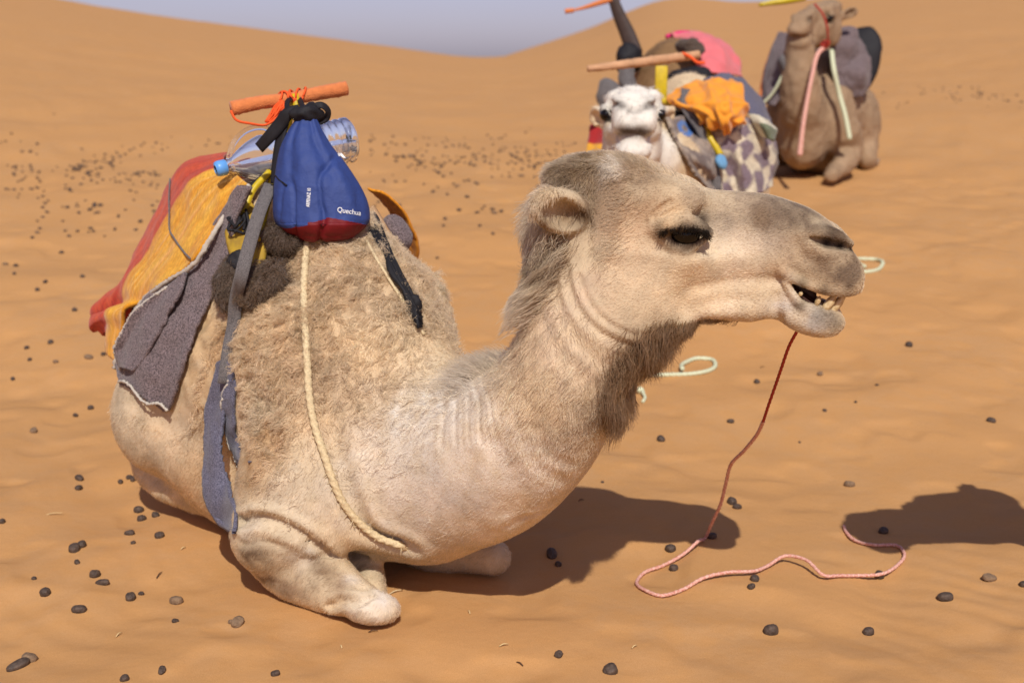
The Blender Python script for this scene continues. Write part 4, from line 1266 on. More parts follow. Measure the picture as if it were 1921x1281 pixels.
lettering("Quechua", 655, 397, 13.5, math.radians(-9), bag, .004, 0.92)
lettering("ARPENAZ 10", 579, 371, 9.5, math.radians(86), bag, .018, 0.66)
# little white winged mark on the bag's shoulder
mk = [(633, 288), (640, 287), (644, 291), (649, 297), (643, 296), (639, 292), (636, 294)]
vs = []
for px, py in mk:
    r = bag_bvh.ray_cast(Vector(_C), Vector(ray(px, py))); q = np.array(r[0]) if r[0] is not None else P(px, py, BAGD)
    vs.append(q - ray(px, py) * .003)
mesh_obj("printed_mark", vs, [[6, 5, 4, 3, 2, 1, 0]], M['white_print'], bag, smooth=False)

# ------------------------------------------------------------------ water bottle lying on the saddle behind the bag
bottle = thing("water_bottle", "large clear plastic water bottle with blue cap, lying behind the blue bag", "bottle", tuple(P(540, 300, 3.12)))
b0, b1 = P(404, 318, 3.06), P(660, 262, 3.22)
ax_ = unit(b1 - b0); Lb = np.linalg.norm(b1 - b0)
def lathe(name, prof, mat, parent, sides=40, clip=None):
    e = unit(np.cross(ax_, [0, 0, 1])); u_ = np.cross(e, ax_)
    th = np.linspace(0, 2 * np.pi, sides, endpoint=False); V = []
    for t, r in prof:
        for a in th:
            q = np.array([math.cos(a) * r, math.sin(a) * r])
            if clip is not None: q[1] = min(q[1], clip)
            V.append(b0 + ax_ * t * Lb + e * q[0] + u_ * q[1])
    F = grid_faces(len(prof), sides, True).tolist()
    F.append(list(range(sides))); F.append(list(range((len(prof) - 1) * sides, len(prof) * sides))[::-1])
    return mesh_obj(name, V, F, mat, parent)
Rb = .058
prof = [(.07, .016), (.10, .017), (.13, .022), (.18, .034), (.24, .046), (.30, .054), (.34, Rb)]
for k in range(12):
    t = .36 + .05 * k; prof += [(t, Rb), (t + .012, Rb - .004), (t + .024, Rb - .004), (t + .036, Rb)]
prof += [(.975, Rb), (.99, .052), (1.0, .040)]
lathe("shell", prof, M['plastic'], bottle)
lathe("water", [(.12, .018), (.18, .031), (.24, .043), (.30, .051), (.34, Rb - .006), (.95, Rb - .006), (.985, .045)], M['water'], bottle, clip=0.002)
lathe("cap", [(0, .010), (.004, .017), (.02, .019), (.07, .019), (.075, .017)], M['cap'], bottle)
e_ = unit(np.cross(ax_, [0, 0, 1])); u_ = np.cross(e_, ax_)
tube("carry_handle", [b0 + ax_ * Lb * .10 + u_ * .016, b0 + ax_ * Lb * .16 + u_ * .052, b0 + ax_ * Lb * .26 + u_ * .074, b0 + ax_ * Lb * .38 + u_ * .074, b0 + ax_ * Lb * .46 + u_ * .056], .007, M['plastic'], bottle, 24, 10)

# ------------------------------------------------------------------ ropes
rope1 = [bd(x, y, .012, 2.95) for x, y in ((576, 452), (572, 500), (570, 560), (573, 620), (577, 690), (581, 750), (592, 805), (607, 850), (624, 900), (642, 940), (664, 970), (688, 992), (715, 1010), (745, 1020))] + [P(775, 1032, 2.93), P(810, 1036, 3.02)]
rp = thing("chest_rope", "frayed cream rope hanging over the shoulder of the camel with the bag", "rope", tuple(rope1[6]))
tube("cord", rope1, .0082, M['rope'], rp, 360, 12, 3, 110.0, rough=.05)
for k in range(70):
    t = .45 + .55 * rng.random(); q = spline(np.array(rope1), 200)[int(t * 199)]
    d = unit(rng.normal(size=3) + np.array([0, -.3, -.7])); L_ = .008 + .012 * rng.random()
    tube("fibre", [q, q + d * L_ * .6 + rng.normal(size=3) * .002, q + d * L_ + np.array([0, 0, -.003])], [.0014, .0006], M['rope'], rp, 5, 4)
rope2 = [bd(x, y, .006, 3.1) for x, y in ((688, 452), (702, 478), (720, 508), (740, 540), (758, 568), (778, 600), (796, 628))]
o = tube("halter_rope", rope2, .0035, M['rope'], None, 60, 8, 3, 300, origin=tuple(rope2[3]))
tag(o, "thin pale rope running over the far shoulder below the black straps", "rope")

def dense(pxs, lift=0.006, n=None):
    return [G(x, y, lift if np.ndim(lift) == 0 else lift[i]) for i, (x, y) in enumerate(pxs)]
lead_air = [(1502, 604), (1497, 618), (1480, 650), (1466, 690), (1455, 722), (1440, 765), (1432, 790), (1420, 815), (1396, 845), (1372, 870), (1362, 905), (1352, 945), (1336, 980), (1322, 1010)]
d_end = (G(1322, 1010) - _C) @ _F
air = [P(x, y, 2.40 + (d_end - 2.40) * (i / (len(lead_air) - 1)) ** 0.9) for i, (x, y) in enumerate(lead_air)]
lay = [(1308, 1030), (1285, 1045), (1245, 1064), (1210, 1077), (1197, 1090), (1208, 1110), (1238, 1121), (1280, 1110), (1320, 1091), (1370, 1083), (1412, 1080), (1440, 1068), (1475, 1058), (1510, 1070), (1545, 1089), (1575, 1085), (1605, 1085), (1650, 1090), (1680, 1068), (1696, 1042), (1682, 1027), (1640, 1026), (1605, 1018), (1588, 1003), (1583, 990)]
lift = [.02, .012, .006, .006, .006, .006, .006, .006, .010, .014, .012, .010, .022, .028, .014, .008, .008, .018, .008, .006, .006, .006, .006, .006, .006]
lead = thing("lead_rope", "red and faded pink lead rope hanging from the grinning mouth, curling on the sand", "rope", tuple(G(1322, 1010)))
tube("upper_cord", air[:7], .0032, M['rope_red'], lead, 160, 10, 3, 130)
tube("lower_cord", air[6:] + dense(lay, lift), .0041, M['rope_pink'], lead, 900, 10, 3, 130, rough=.05)
g1_ = [(1150, 712), (1200, 706), (1250, 706), (1300, 704), (1330, 698), (1342, 688), (1334, 677), (1310, 675), (1288, 682), (1278, 694), (1280, 702)]
o = tube("ground_rope", dense(g1_, [.006] * 9 + [.014, .02]), .0080, M['rope_green'], None, 140, 9, 3, 260, origin=tuple(G(1250, 706)))
tag(o, "pale cream rope with a small loop lying on the sand below the camel's throat", "rope")
g2_ = [(1560, 520), (1600, 514), (1630, 512), (1652, 504), (1656, 496), (1640, 489), (1618, 488), (1604, 492), (1610, 500), (1622, 508)]
o = tube("ground_rope", dense(g2_, [.006] * 8 + [.014, .02]), .0090, M['rope_green'], None, 140, 9, 3, 260, origin=tuple(G(1630, 505)))
tag(o, "pale cream rope loop lying on the sand just beyond the camel's muzzle", "rope")
kn = thing("green_knot", "small pale green knotted rope end on the sand beneath the neck hair", "rope knot", tuple(G(1202, 742)))
blob("knot", G(1202, 738, .012), (.016, .014, .014), (_R, _F, ZU), M['rope_green'], kn, (18, 12), .005, 90)
tube("tail", [G(1204, 740, .012), G(1210, 748, .006), G(1206, 756, .005)], .006, M['rope_green'], kn, 12, 8)
# ------------------------------------------------------------------ the camels lying behind
class Beast:
    """a couched camel modelled in its own frame and set down in the world"""
    def __init__(s, label, at, fwd, scale, col, neck, head_at, head_dir, seed=0, roll=0.0, name="camel", fur=36000, h=.016, dark=None, headcol=None, hump=(.30, .17, .24)):
        s.o = np.asarray(at, float); s.f = unit([fwd[0], fwd[1], 0]); s.l = np.cross(ZU, s.f); s.S = scale
        f = Field(np.arange(-1.25, max(1.1, s.inv(head_at)[0] + .42), h), np.arange(-.48, .48, h), np.arange(-.08, 1.75, h))
        st = np.array([-1.06, -.98, -.84, -.68, -.50, -.32, -.15, 0, .10]); zc = [.36, .38, .42, .44, .45, .45, .44, .43, .42]
        hz = [.10, .22, .30, .33, .34, .33, .29, .22, .13]; hw = [.09, .19, .27, .30, .305, .275, .225, .17, .10]
        def torso(x, y, z):
            sc = np.clip(x, st[0], st[-1]); H = crom(sc, st, hz); Wd = crom(sc, st, hw); Z = crom(sc, st, zc)
            k = ((np.abs(z - Z) / H) ** 2.2 + (np.abs(y) / (Wd * (1 - .25 * np.clip((z - Z) / H, 0, 1.2)))) ** 2.2) ** (1 / 2.2)
            d = (k - 1) * np.minimum(H, Wd); du = np.abs(x - sc)
            return np.where(du > 0, np.sqrt(np.maximum(d, 0) ** 2 + du ** 2), d)
        f.func([-1.2, -.4, 0], [.2, .4, .9], torso, .05)
        X, Y = np.array([1., 0, 0]), np.array([0, 1., 0])
        f.ell((-.46, 0, .66), hump, None, .10)
        f.ell((.05, 0, .27), (.2, .17, .2), None, .08); f.ell((-.5, 0, .18), (.4, .26, .2), None, .06)
        for g in (1, -1):
            f.ell((-.12, g * .20, .40), (.17, .11, .24), None, .08)
            f.sweep([(-.10, g * .24, .34, .11, .11), (-.20, g * .27, .20, .095, .09), (-.02, g * .27, .12, .075, .075), (.16, g * .25, .075, .058, .058), (.27, g * .24, .055, .05, .048)], (0, 0, 1), 14, .04)
            f.ell((-.78, g * .22, .34), (.24, .15, .27), None, .08)
            f.sweep([(-.75, g * .27, .2, .10, .1), (-.6, g * .32, .11, .07, .07), (-.78, g * .33, .06, .05, .05), (-.9, g * .33, .05, .05, .045)], (0, 0, 1), 12, .04)
        hO = s.inv(head_at); eu = unit([np.dot(head_dir, s.f), np.dot(head_dir, s.l), head_dir[2]])
        ev = unit(ZU - (ZU @ eu) * eu); ew = np.cross(eu, ev)
        if roll: ev, ew = math.cos(roll) * ev + math.sin(roll) * ew, math.cos(roll) * ew - math.sin(roll) * ev
        back = hO - eu * .16 - ev * .04
        pts = [(-.15, 0, .45, .20, .24), (.05, 0, .42, .17, .21)] + list(neck) + [tuple(back) + (.085, .095), tuple(hO - eu * .12 - ev * .02) + (.08, .085)]
        f.sweep(pts, (0, 1, 0), 44, .06)
        W = add_head(f, hO, eu, ev, ew, 1.0, True, True)
        V, Q = f.mesh(2)
        V = V + mesh_normals(V, Q) * (.006 * fbm(V[:, 0] * 22, V[:, 1] * 22, V[:, 2] * 22, 3, seed))[:, None]
        s.V = s.w(V); s.Q = Q; s.N = mesh_normals(s.V, Q)
        s.root = thing(name, label, "camel", tuple(s.o), "camels resting on the sand")
        s.body = mesh_obj("body", s.V, Q, m_hide, s.root)
        n = fbm(V[:, 0] * 7, V[:, 1] * 7, V[:, 2] * 7, 4, seed + 5)
        c = np.array(col)[None] * (1 + .16 * n)[:, None]
        q = V - hO
        u_, v_, w_ = q @ eu, q @ ev, q @ ew
        if headcol is not None:
            k = smooth01((u_ + .26) / .08)[:, None] * (np.abs(w_) < .2)[:, None] * smooth01((v_ + .24) / .06)[:, None]; c = c * (1 - k) + k * np.array(headcol)[None] * (c / np.array(col)[None])
        for (px, py, ww, r, cc, stg) in (((1284, 430, .10, .028, (.03, .022, .018), .95), (1545, 445, .055, .022, (.05, .04, .033), .8), (1505, 530, .055, .010, (.06, .045, .035), .8), (1535, 538, .056, .010, (.06, .045, .035), .9), (1562, 541, .045, .011, (.06, .045, .035), .9), (1580, 543, .03, .012, (.06, .045, .035), .9), (1588, 543, .01, .014, (.06, .045, .035), .9)) + (dark or ())):
            d2 = ((u_ - hu(px)) ** 2 + (v_ - hv(py)) ** 2 + (np.abs(w_) - ww) ** 2) / r ** 2
            k = (stg * np.exp(-d2))[:, None]; c = c * (1 - k) + np.array(cc)[None] * k
        s.C = np.clip(c, .01, .85)
        color_attr(s.body.data, s.C)
        s.bvh = BVHTree.FromPolygons(s.V.tolist(), Q.tolist())
        for g in (1, -1):
            blob("eye", s.w(W(hu(1304), hv(428), g * .090)), np.array((.026, .023, .023)) * scale, (s.wd(eu), s.wd(ev), s.wd(ew)), M['eye'], s.root, (16, 10))
        s.head = lambda px, py, w: s.w(W(hu(px), hv(py), w))
        if fur:
            wv = np.where(V[:, 2] > .05, 1.0, 0.0)
            p, nn = sample_surface(s.V, Q, s.N, wv, fur)
            d = np.repeat(unit(-.5 * s.f - .8 * ZU)[None], fur, 0)
            S_ = strands(p, nn, d, (.008 + .010 * (nn @ ZU > .3)) * scale * (.5 + rng.random(fur)), .5, 4, curl=.6, curl_f=40, clump=.6, clump_f=20, seed=seed)
            from mathutils.kdtree import KDTree
            kd = KDTree(len(s.V))
            for i_, q_ in enumerate(s.V.tolist()): kd.insert(q_, i_)
            kd.balance()
            nrst = s.C[np.array([kd.find(q_)[1] for q_ in p.tolist()])] * (1 + .15 * rng.normal(size=(fur, 1)))
            fur_curves("coat", S_, np.clip(nrst * 1.15, .01, .9), taper(fur, 4, .0006, .0002), s.body, m_fur)
    def near_i(s, q): return int(((s.V - q) ** 2).sum(1).argmin())
    def w(s, p): p = np.asarray(p, float); return s.o + s.S * (p[..., 0:1] * s.f + p[..., 1:2] * s.l + p[..., 2:3] * ZU)
    def wd(s, d): return d[0] * s.f + d[1] * s.l + d[2] * ZU
    def inv(s, p): q = (np.asarray(p) - s.o) / s.S; return np.array([q @ s.f, q @ s.l, q[2]])
    def bd(s, px, py, off=.02, d=None):
        r = s.bvh.ray_cast(Vector(_C), Vector(ray(px, py)))
        if r[0] is None: return P(px, py, d)
        dd = (np.array(r[0]) - _C) @ _F - off
        return P(px, py, dd if d is None else min(dd, d))

def gz(x, y): return np.array([x, y, float(ground(x, y)) - .015])
WHITE = np.array(lin(228, 220, 206, .9)); CREAM = np.array(lin(214, 190, 154, .92))

# white camel facing the lens
wh = P(1187, 228, 4.62)
white = Beast("white camel facing forward, patterned rugs on its back", gz(.74, 5.62), (-.18, -.98), 1.06, CREAM, [(.25, 0, .42, .14, .16), (.42, 0, .48, .115, .13), (.58, 0, .58, .10, .11)],
              wh, unit(-ray(1187, 228) + .20 * _U + .02 * _R), 201, h=.013, headcol=WHITE, dark=((1604, 538, .0, .018, (.06, .04, .03), .9), (1600, 539, .022, .017, (.06, .04, .03), .95), (1590, 540, .040, .016, (.06, .04, .03), .9), (1575, 450, .052, .014, (.06, .05, .045), .95), (1590, 460, .038, .014, (.06, .05, .045), .95), (1600, 475, .016, .010, (.10, .08, .07), .8), (1600, 480, .0, .008, (.2, .17, .15), .6), (1606, 505, .0, .008, (.2, .17, .15), .6), (1290, 432, .105, .034, (.06, .05, .04), .8), (1310, 460, .09, .026, (.45, .33, .2), .6)))
# brown camel behind it, only the hump and pack show
brown = Beast("brown camel almost hidden behind the white camel, pink cloth over its back", gz(.86, 7.12), (-.2, -.98), 1.06, np.array(lin(132, 102, 70)), [(.22, -.05, .42, .14, .16), (.30, .10, .42, .12, .13)],
              P(1372, 262, 6.5), unit(-ray(1250, 112) + .3 * _R - .1 * _U), 202, hump=(.34, .24, .29))
# tan camel with its head held high
tanc = Beast("tan camel holding its head high, black saddle roll on its back", gz(1.93, 8.50), (-.42, -.90), .95, np.array(lin(158, 132, 104)), [(.18, 0, .48, .15, .17), (.27, 0, .64, .125, .135), (.29, 0, .80, .105, .115), (.27, 0, .95, .095, .10)],
             P(1532, 42, 8.10), unit(-ray(1532, 40) - .55 * _R + .05 * _U), 203)

def solid(c): return lambda U_, V_: np.repeat(np.repeat(np.array(lin(*c, 1.0))[None, None], U_.shape[0], 0), U_.shape[1], 1)
M['cloth_attr'] = mat_weave("rug_wool", (0.78, 0.76, 0.74, 1), (1, 1, 1, 1), 120, attr="coat", bump=0.3)
M['wood'] = mat_basic("weathered_wood", srgb(206, 158, 118), .8, noise=.4, nscale=14)
M['dark_wood'] = mat_basic("dark_wood", srgb(70, 56, 50), .7, noise=.3, nscale=20)

Pw = lambda x, y, d: P(x, y, d + .36)
def wbd(x, y, off, d): return white.bd(x, y, off, d + .36)
# --- white camel's kit
ws = thing("riding_saddle", "yellow post saddle with wooden crossbar on the white camel", "saddle", tuple(Pw(1262, 200, 5.2)))
slab("post", Pw(1240, 158, 5.18), (.026, .075, .012), (_R, ZU, -_F), M['yellow_paint'], ws, .004)
tube("handle_bar", [Pw(1102, 130, 5.15), Pw(1165, 122, 5.16), Pw(1235, 113, 5.17), Pw(1312, 103, 5.2)], [.014, .019, .021, .018], M['wood'], ws, 40, 12, rough=.06)
tube("bar_thread", [Pw(1280, 100, 5.18), Pw(1296, 108, 5.15), Pw(1310, 118, 5.14), Pw(1322, 118, 5.14)], .007, M['orange_thread'], ws, 16, 6)
tube("frame_tube", [Pw(1240, 190, 5.1), Pw(1262, 192, 5.08), Pw(1290, 190, 5.08)], .018, M['yellow_paint'], ws, 12, 8)
tube("frame_tube", [Pw(1296, 196, 5.0), Pw(1318, 218, 4.95), Pw(1336, 244, 4.92)], .018, M['yellow_paint'], ws, 12, 8)
tube("frame_tube", [Pw(1318, 240, 4.92), Pw(1338, 268, 4.9), Pw(1352, 292, 4.9)], .015, M['yellow_paint'], ws, 12, 8)
tube("frame_tube", [Pw(1244, 212, 5.0), Pw(1268, 214, 5.0), Pw(1290, 208, 5.0)], .016, M['black'], ws, 12, 8)
blob("knot", Pw(1284, 196, 4.96), (.045, .03, .03), (_R, _U, -_F), M['strap'], ws, (20, 12), .008, 30)
ribbon("girth_strap", [Pw(1286, 168, 4.98), Pw(1288, 206, 4.9)] + [wbd(x, y, .06, 4.9) for x, y in ((1312, 240), (1330, 280), (1342, 320), (1346, 360))], .036, M['strap'], ws, 24, .006)

sh_ = thing("orange_shawl", "crumpled bright orange cloth bundled on the white camel's saddle", "cloth", tuple(Pw(1340, 200, 5.0)))
def ofold(U_, V_):
    w1 = fbm(U_ * 3.2, V_ * 3.2, 0.0, 2, 71); w2 = fbm(U_ * 3.2 + 9, V_ * 3.2, 0.0, 2, 75)
    return .034 * (.5 - np.abs(np.sin(4.2 * (V_ + .5 * w1) + 2.5 * U_))) * (.4 + U_ * .6) + .020 * (.5 - np.abs(np.sin(5.2 * (U_ + .45 * w2) - 3 * V_)))
rows = [[Pw(1250, 178, 5.10), Pw(1290, 158, 5.12), Pw(1330, 148, 5.16), Pw(1370, 150, 5.2)], [Pw(1254, 192, 4.98), Pw(1300, 176, 4.92), Pw(1345, 166, 4.92), Pw(1394, 172, 5.02)], [Pw(1284, 206, 4.90), Pw(1318, 200, 4.84), Pw(1362, 196, 4.82), Pw(1406, 204, 4.95)],
        [Pw(1304, 222, 4.90), Pw(1330, 224, 4.84), Pw(1366, 226, 4.80), Pw(1402, 232, 4.9)], [Pw(1326, 236, 4.93), Pw(1345, 242, 4.90), Pw(1368, 246, 4.90), Pw(1390, 244, 4.93)]]
cloth("bundle", rows, 90, 90, mat_basic("bright_orange_cloth", srgb(232, 150, 40), .8, noise=.15, nscale=30, sheen=.2), sh_, .008, .006, 16, 41, fold=ofold)

def rug_check(U_, V_):
    cream = np.array(lin(210, 198, 172, 1.0)); pur = np.array(lin(126, 110, 118, 1.0)); dk = np.array(lin(92, 74, 70, 1.0))
    wx = .06 * fbm(U_ * 5, V_ * 5, 0.0, 2, 63); wy = .06 * fbm(U_ * 5 + 7, V_ * 5, 0.0, 2, 64)
    a = (U_ + wx) * 4.2 + (V_ + wy) * 2.4; b = (V_ + wy) * 6.5 - (U_ + wx) * 2.0
    ck = smooth01((np.sin(a * 3.14) * np.sin(b * 3.14)) * 3 + .5)[..., None]
    n = fbm(U_ * 20, V_ * 20, 0.0, 2, 66)[..., None]
    c = cream * ck + pur * (1 - ck)
    st = smooth01((np.sin(b * 3.14 * .5) - .72) * 6)[..., None] * smooth01((U_[..., None] - .35) * 4)
    return np.clip((c * (1 - .8 * st) + dk * .8 * st) * (1 + .12 * n), 0, 1)
rg = thing("patterned_rug", "cream and purple chequered rug hanging over the white camel's flank", "rug", tuple(Pw(1400, 290, 5.0)))
rows = [[wbd(x, y, .05, d) for x, y, d in r] for r in (((1300, 236, 4.95), (1350, 232, 4.96), (1400, 222, 5.05), (1436, 226, 5.35)), ((1318, 270, 4.93), (1362, 268, 4.93), (1412, 258, 5.05), (1450, 262, 5.35)), ((1334, 310, 4.93), (1374, 312, 4.94), (1420, 304, 5.05), (1458, 302, 5.3)), ((1344, 356, 4.94), (1384, 366, 4.96), (1424, 362, 5.05), (1446, 350, 5.2)))]
cloth("panel", rows, 60, 50, M['cloth_attr'], rg, .012, .010, 14, 43, rug_check, ragged=.3)
def rug_dark(U_, V_):
    b0 = np.array(lin(112, 98, 92, 1.0)); b1 = np.array(lin(164, 148, 132, 1.0)); bl_ = np.array(lin(60, 120, 200, 1.0))
    n = fbm(U_ * 14, V_ * 9, 0.0, 3, 61)[..., None]; c = b0 + (b1 - b0) * np.clip(.5 + n, 0, 1)
    rr = np.hypot((U_ - .16) * 3.4, (V_ - .35) * 1.6); ring = ((rr > .16) & (rr < .36))[..., None]
    return np.where(ring, bl_, c)
rd_ = thing("shoulder_rug", "grey brown rug with a blue ring motif on the white camel's shoulder", "rug", tuple(Pw(1300, 290, 4.9)))
rows = [[wbd(x, y, .035, d) for x, y, d in r] for r in (((1254, 222, 4.95), (1284, 218, 4.93), (1316, 222, 4.95)), ((1264, 256, 4.92), (1298, 256, 4.9), (1330, 258, 4.93)), ((1286, 296, 4.92), (1314, 300, 4.9), (1342, 300, 4.93)), ((1310, 334, 4.94), (1332, 340, 4.93), (1350, 344, 4.95)), ((1330, 358, 4.96), (1344, 362, 4.95), (1356, 362, 4.96)))]
cloth("panel", rows, 60, 40, M['cloth_attr'], rd_, .012, .006, 14, 44, rug_dark, ragged=.3)
blob("blue_tassel", wbd(1353, 304, .075, 4.86), (.022, .032, .015), (_R, _U, -_F), mat_basic("blue_wool", srgb(110, 160, 200), .9, noise=.3, nscale=60), rd_, (16, 10), .006, 60)
gf = thing("felt_blanket", "plain grey felt blanket sloping down behind the orange cloth", "blanket", tuple(Pw(1420, 190, 5.4)))
rows = [[Pw(x, y, d) for x, y, d in r] for r in (((1320, 150, 5.35), (1356, 140, 5.42), (1392, 150, 5.6)), ((1360, 168, 5.3), (1394, 168, 5.35), (1420, 178, 5.55)), ((1396, 200, 5.25), (1424, 206, 5.3), (1440, 214, 5.5)), ((1420, 226, 5.2), (1438, 232, 5.28), (1450, 238, 5.4)))]
cloth("panel", rows, 40, 24, M['felt_blue'], gf, .012, .006, 14, 45, ragged=.3)
gs_ = thing("green_sack", "small grey green patched sack end beside the chequered rug", "sack", tuple(Pw(1440, 245, 5.1)))
rows = [[Pw(x, y, d) for x, y, d in r] for r in (((1404, 214, 5.1), (1424, 218, 5.05), (1444, 232, 5.12)), ((1414, 230, 5.06), (1436, 236, 5.0), (1458, 246, 5.08)), ((1430, 254, 5.06), (1446, 262, 5.02), (1452, 266, 5.1)))]
cloth("panel", rows, 20, 20, M['cloth_attr'], gs_, .012, .006, 20, 46, lambda U_, V_: np.where((U_ > .45)[..., None] & (V_ > .3)[..., None], np.array(lin(110, 118, 96, 1.0)), np.array(lin(206, 198, 174, 1.0))))
lc = thing("far_side_blanket", "red and yellow blanket corner hanging past the white camel's cheek", "blanket", tuple(Pw(1110, 280, 5.2)))
rows = [[Pw(x, y, d) for x, y, d in r] for r in (((1108, 236, 5.5), (1150, 226, 5.4)), ((1106, 262, 5.45), (1150, 260, 5.3)), ((1098, 286, 5.4), (1150, 290, 5.2)), ((1092, 310, 5.35), (1150, 320, 5.2)))]
cloth("panel", rows, 24, 16, M['cloth_attr'], lc, .01, .006, 20, 47, lambda U_, V_: np.where((U_ < .45)[..., None], np.array(lin(170, 40, 40, 1.0)), np.array(lin(232, 168, 50, 1.0))))
tube("halter", [white.head(1400, 600, -.05), white.head(1360, 612, 0), white.head(1400, 600, .05)], .012, M['rope_green'], white.root, 14, 8)

# --- brown camel's kit
bs = thing("riding_saddle", "tall dark saddle post with orange grip on the brown camel", "saddle", tuple(P(1180, 120, 7.4)))
tube("post", [P(1146, -14, 7.45), P(1160, 26, 7.45), P(1176, 62, 7.45), P(1192, 104, 7.4)], [.030, .040, .050, .052], M['dark_wood'], bs, 20, 10, flat=.6)
tube("handle_bar", [P(1060, 22, 7.4), P(1076, 20, 7.4)], .014, M['orange_cloth'], bs, 8, 10)
tube("handle_bar", [P(1072, 21, 7.4), P(1096, 15, 7.4), P(1118, 8, 7.42), P(1150, -2, 7.45), P(1230, -28, 7.5)], [.006, .014, .018, .018, .018], M['orange_cloth'], bs, 24, 10)
blob("saddle_pad", P(1178, 112, 7.25), (.07, .09, .08), (_R, _U, -_F), M['black'], bs, (26, 18), .02, 14, 3)
blob("saddle_pad", P(1176, 150, 7.1), (.05, .10, .06), (unit(_R + .3 * _U), _U, -_F), M['strap'], bs, (26, 18), .02, 14, 5)
blob("side_pack", P(1150, 196, 6.9), (.07, .14, .08), (unit(_R + .3 * _U), unit(_U - .35 * _R), -_F), M['strap'], bs, (26, 18), .015, 14, 8)
pk = thing("pink_cloth", "faded pink cloth draped over the brown camel's back", "cloth", tuple(P(1340, 110, 7.3)))
rows = [[P(x, y, d) for x, y, d in r] for r in (((1256, 68, 7.5), (1290, 62, 7.55), (1326, 64, 7.6), (1352, 76, 7.75)), ((1282, 84, 7.25), (1314, 78, 7.25), (1350, 82, 7.32), (1376, 98, 7.6)), ((1300, 112, 7.15), (1326, 112, 7.12), (1360, 112, 7.2), (1388, 126, 7.5)), ((1316, 140, 7.1), (1340, 138, 7.08), (1368, 138, 7.15), (1390, 146, 7.45)))]
cloth("panel", rows, 40, 40, mat_basic("pink_cotton", srgb(222, 112, 116), .85, noise=.18, nscale=14, sheen=.2), pk, .01, .016, 9, 48)
tube("magenta_edge", [P(1250, 70, 7.48), P(1272, 63, 7.5), P(1292, 62, 7.52)], .014, mat_basic("magenta_cotton", srgb(206, 40, 104), .85), pk, 14, 8)
bb = thing("woolly_bundle", "dark matted wool bundle on the brown camel behind the wooden crossbar", "bundle", tuple(P(1290, 110, 7.1)))
blob("fleece", P(1296, 92, 7.05), (.075, .055, .08), (unit(_R - .2 * _U), _U, -_F), M['pad'], bb, (40, 26), .02, 18, 4)
blob("fleece", P(1296, 146, 6.9), (.13, .05, .07), (_R, _U, -_F), M['black'], bb, (30, 20), .015, 18, 6)

# --- tan camel's kit
ts = thing("riding_saddle", "black saddle with round blanket roll on the tan camel", "saddle", tuple(P(1590, 130, 8.5)))
ax1 = unit(_R * .92 - _F * .4); ax2 = unit(_U + .22 * _R); ax3 = np.cross(ax1, ax2)
blob("roll_rim", P(1606, 118, 8.58), (.160, .245, .06), (ax1, ax2, ax3), M['black'], ts, (40, 24), .008, 8, 3, sq=.9)
rows = [[P(x, y, d) for x, y, d in r] for r in (((1556, 62, 8.45), (1586, 60, 8.45), (1612, 72, 8.50)), ((1556, 96, 8.40), (1592, 96, 8.38), (1628, 104, 8.48)), ((1560, 140, 8.38), (1598, 140, 8.37), (1634, 142, 8.46)), ((1580, 178, 8.38), (1604, 182, 8.42), (1624, 174, 8.46)))]
cloth("rolled_blanket", rows, 60, 60, M['felt'], ts, .02, .02, 9, 51, fold=lambda U_, V_: .06 * np.abs(np.sin(4.2 * (U_ + .5 * V_))) * smooth01((1 - U_) * 2) * smooth01((.95 - V_) * 3))
tube("handle_bar", [P(1424, 10, 8.6), P(1446, 6, 8.6), P(1470, 3, 8.6), P(1510, -4, 8.65)], [.012, .02, .022, .022], M['yellow_paint'], ts, 14, 10)
ff = thing("felt_blanket", "dark felt blanket with orange lining on the tan camel's far side", "blanket", tuple(P(1450, 150, 8.3)))
rows = [[P(x, y, d) for x, y, d in r] for r in (((1462, 62, 8.5), (1480, 62, 8.4), (1496, 72, 8.3)), ((1446, 96, 8.45), (1466, 100, 8.3), (1490, 110, 8.2)), ((1434, 146, 8.4), (1452, 150, 8.25), (1476, 160, 8.15)), ((1430, 186, 8.35), (1440, 196, 8.22), (1452, 200, 8.12)))]
cloth("panel", rows, 30, 24, M['felt'], ff, .015, .012, 12, 52)
tube("orange_lining", [P(1470, 66, 8.5), P(1456, 84, 8.5), P(1444, 112, 8.48), P(1434, 150, 8.44), P(1428, 186, 8.4)], .020, M['orange_cloth'], ff, 24, 8, rough=.1)
tube("yellow_cord", [P(1424, 200, 8.2), P(1446, 180, 8.15), P(1464, 150, 8.1), P(1476, 120, 8.1)], .010, M['rope_green'], ff, 20, 8)
gb = thing("green_bundle", "pale green rag bundle hanging beside the tan camel's neck", "bundle", tuple(P(1488, 102, 8.05)))
blob("rag", P(1488, 100, 8.05), (.045, .038, .04), (_R, _U, -_F), mat_basic("green_rag", srgb(150, 178, 130), .9, noise=.3, nscale=30), gb, (22, 14), .012, 30)
blob("rag", P(1478, 128, 8.08), (.05, .09, .05), (unit(_R + .5 * _U), unit(_U - .5 * _R), -_F), M['strap'], gb, (22, 14), .015, 20, 4)
hr = thing("halter_rope", "faded red halter rope hanging from the tan camel's head", "rope", tuple(P(1520, 200, 7.9)))
tube("cord", [P(1550, 86, 7.95), P(1534, 102, 7.88), P(1524, 140, 7.84), P(1514, 190, 7.82), P(1506, 240, 7.8), P(1500, 292, 7.8)], [.016, .014, .013, .013, .014, .018], M['rope_pink'], hr, 60, 8, 3, 60)
tube("noseband", [P(1528, 8, 7.82), P(1544, 28, 7.80), P(1552, 56, 7.82), P(1552, 88, 7.9)], .007, M['rope_red'], hr, 24, 8)
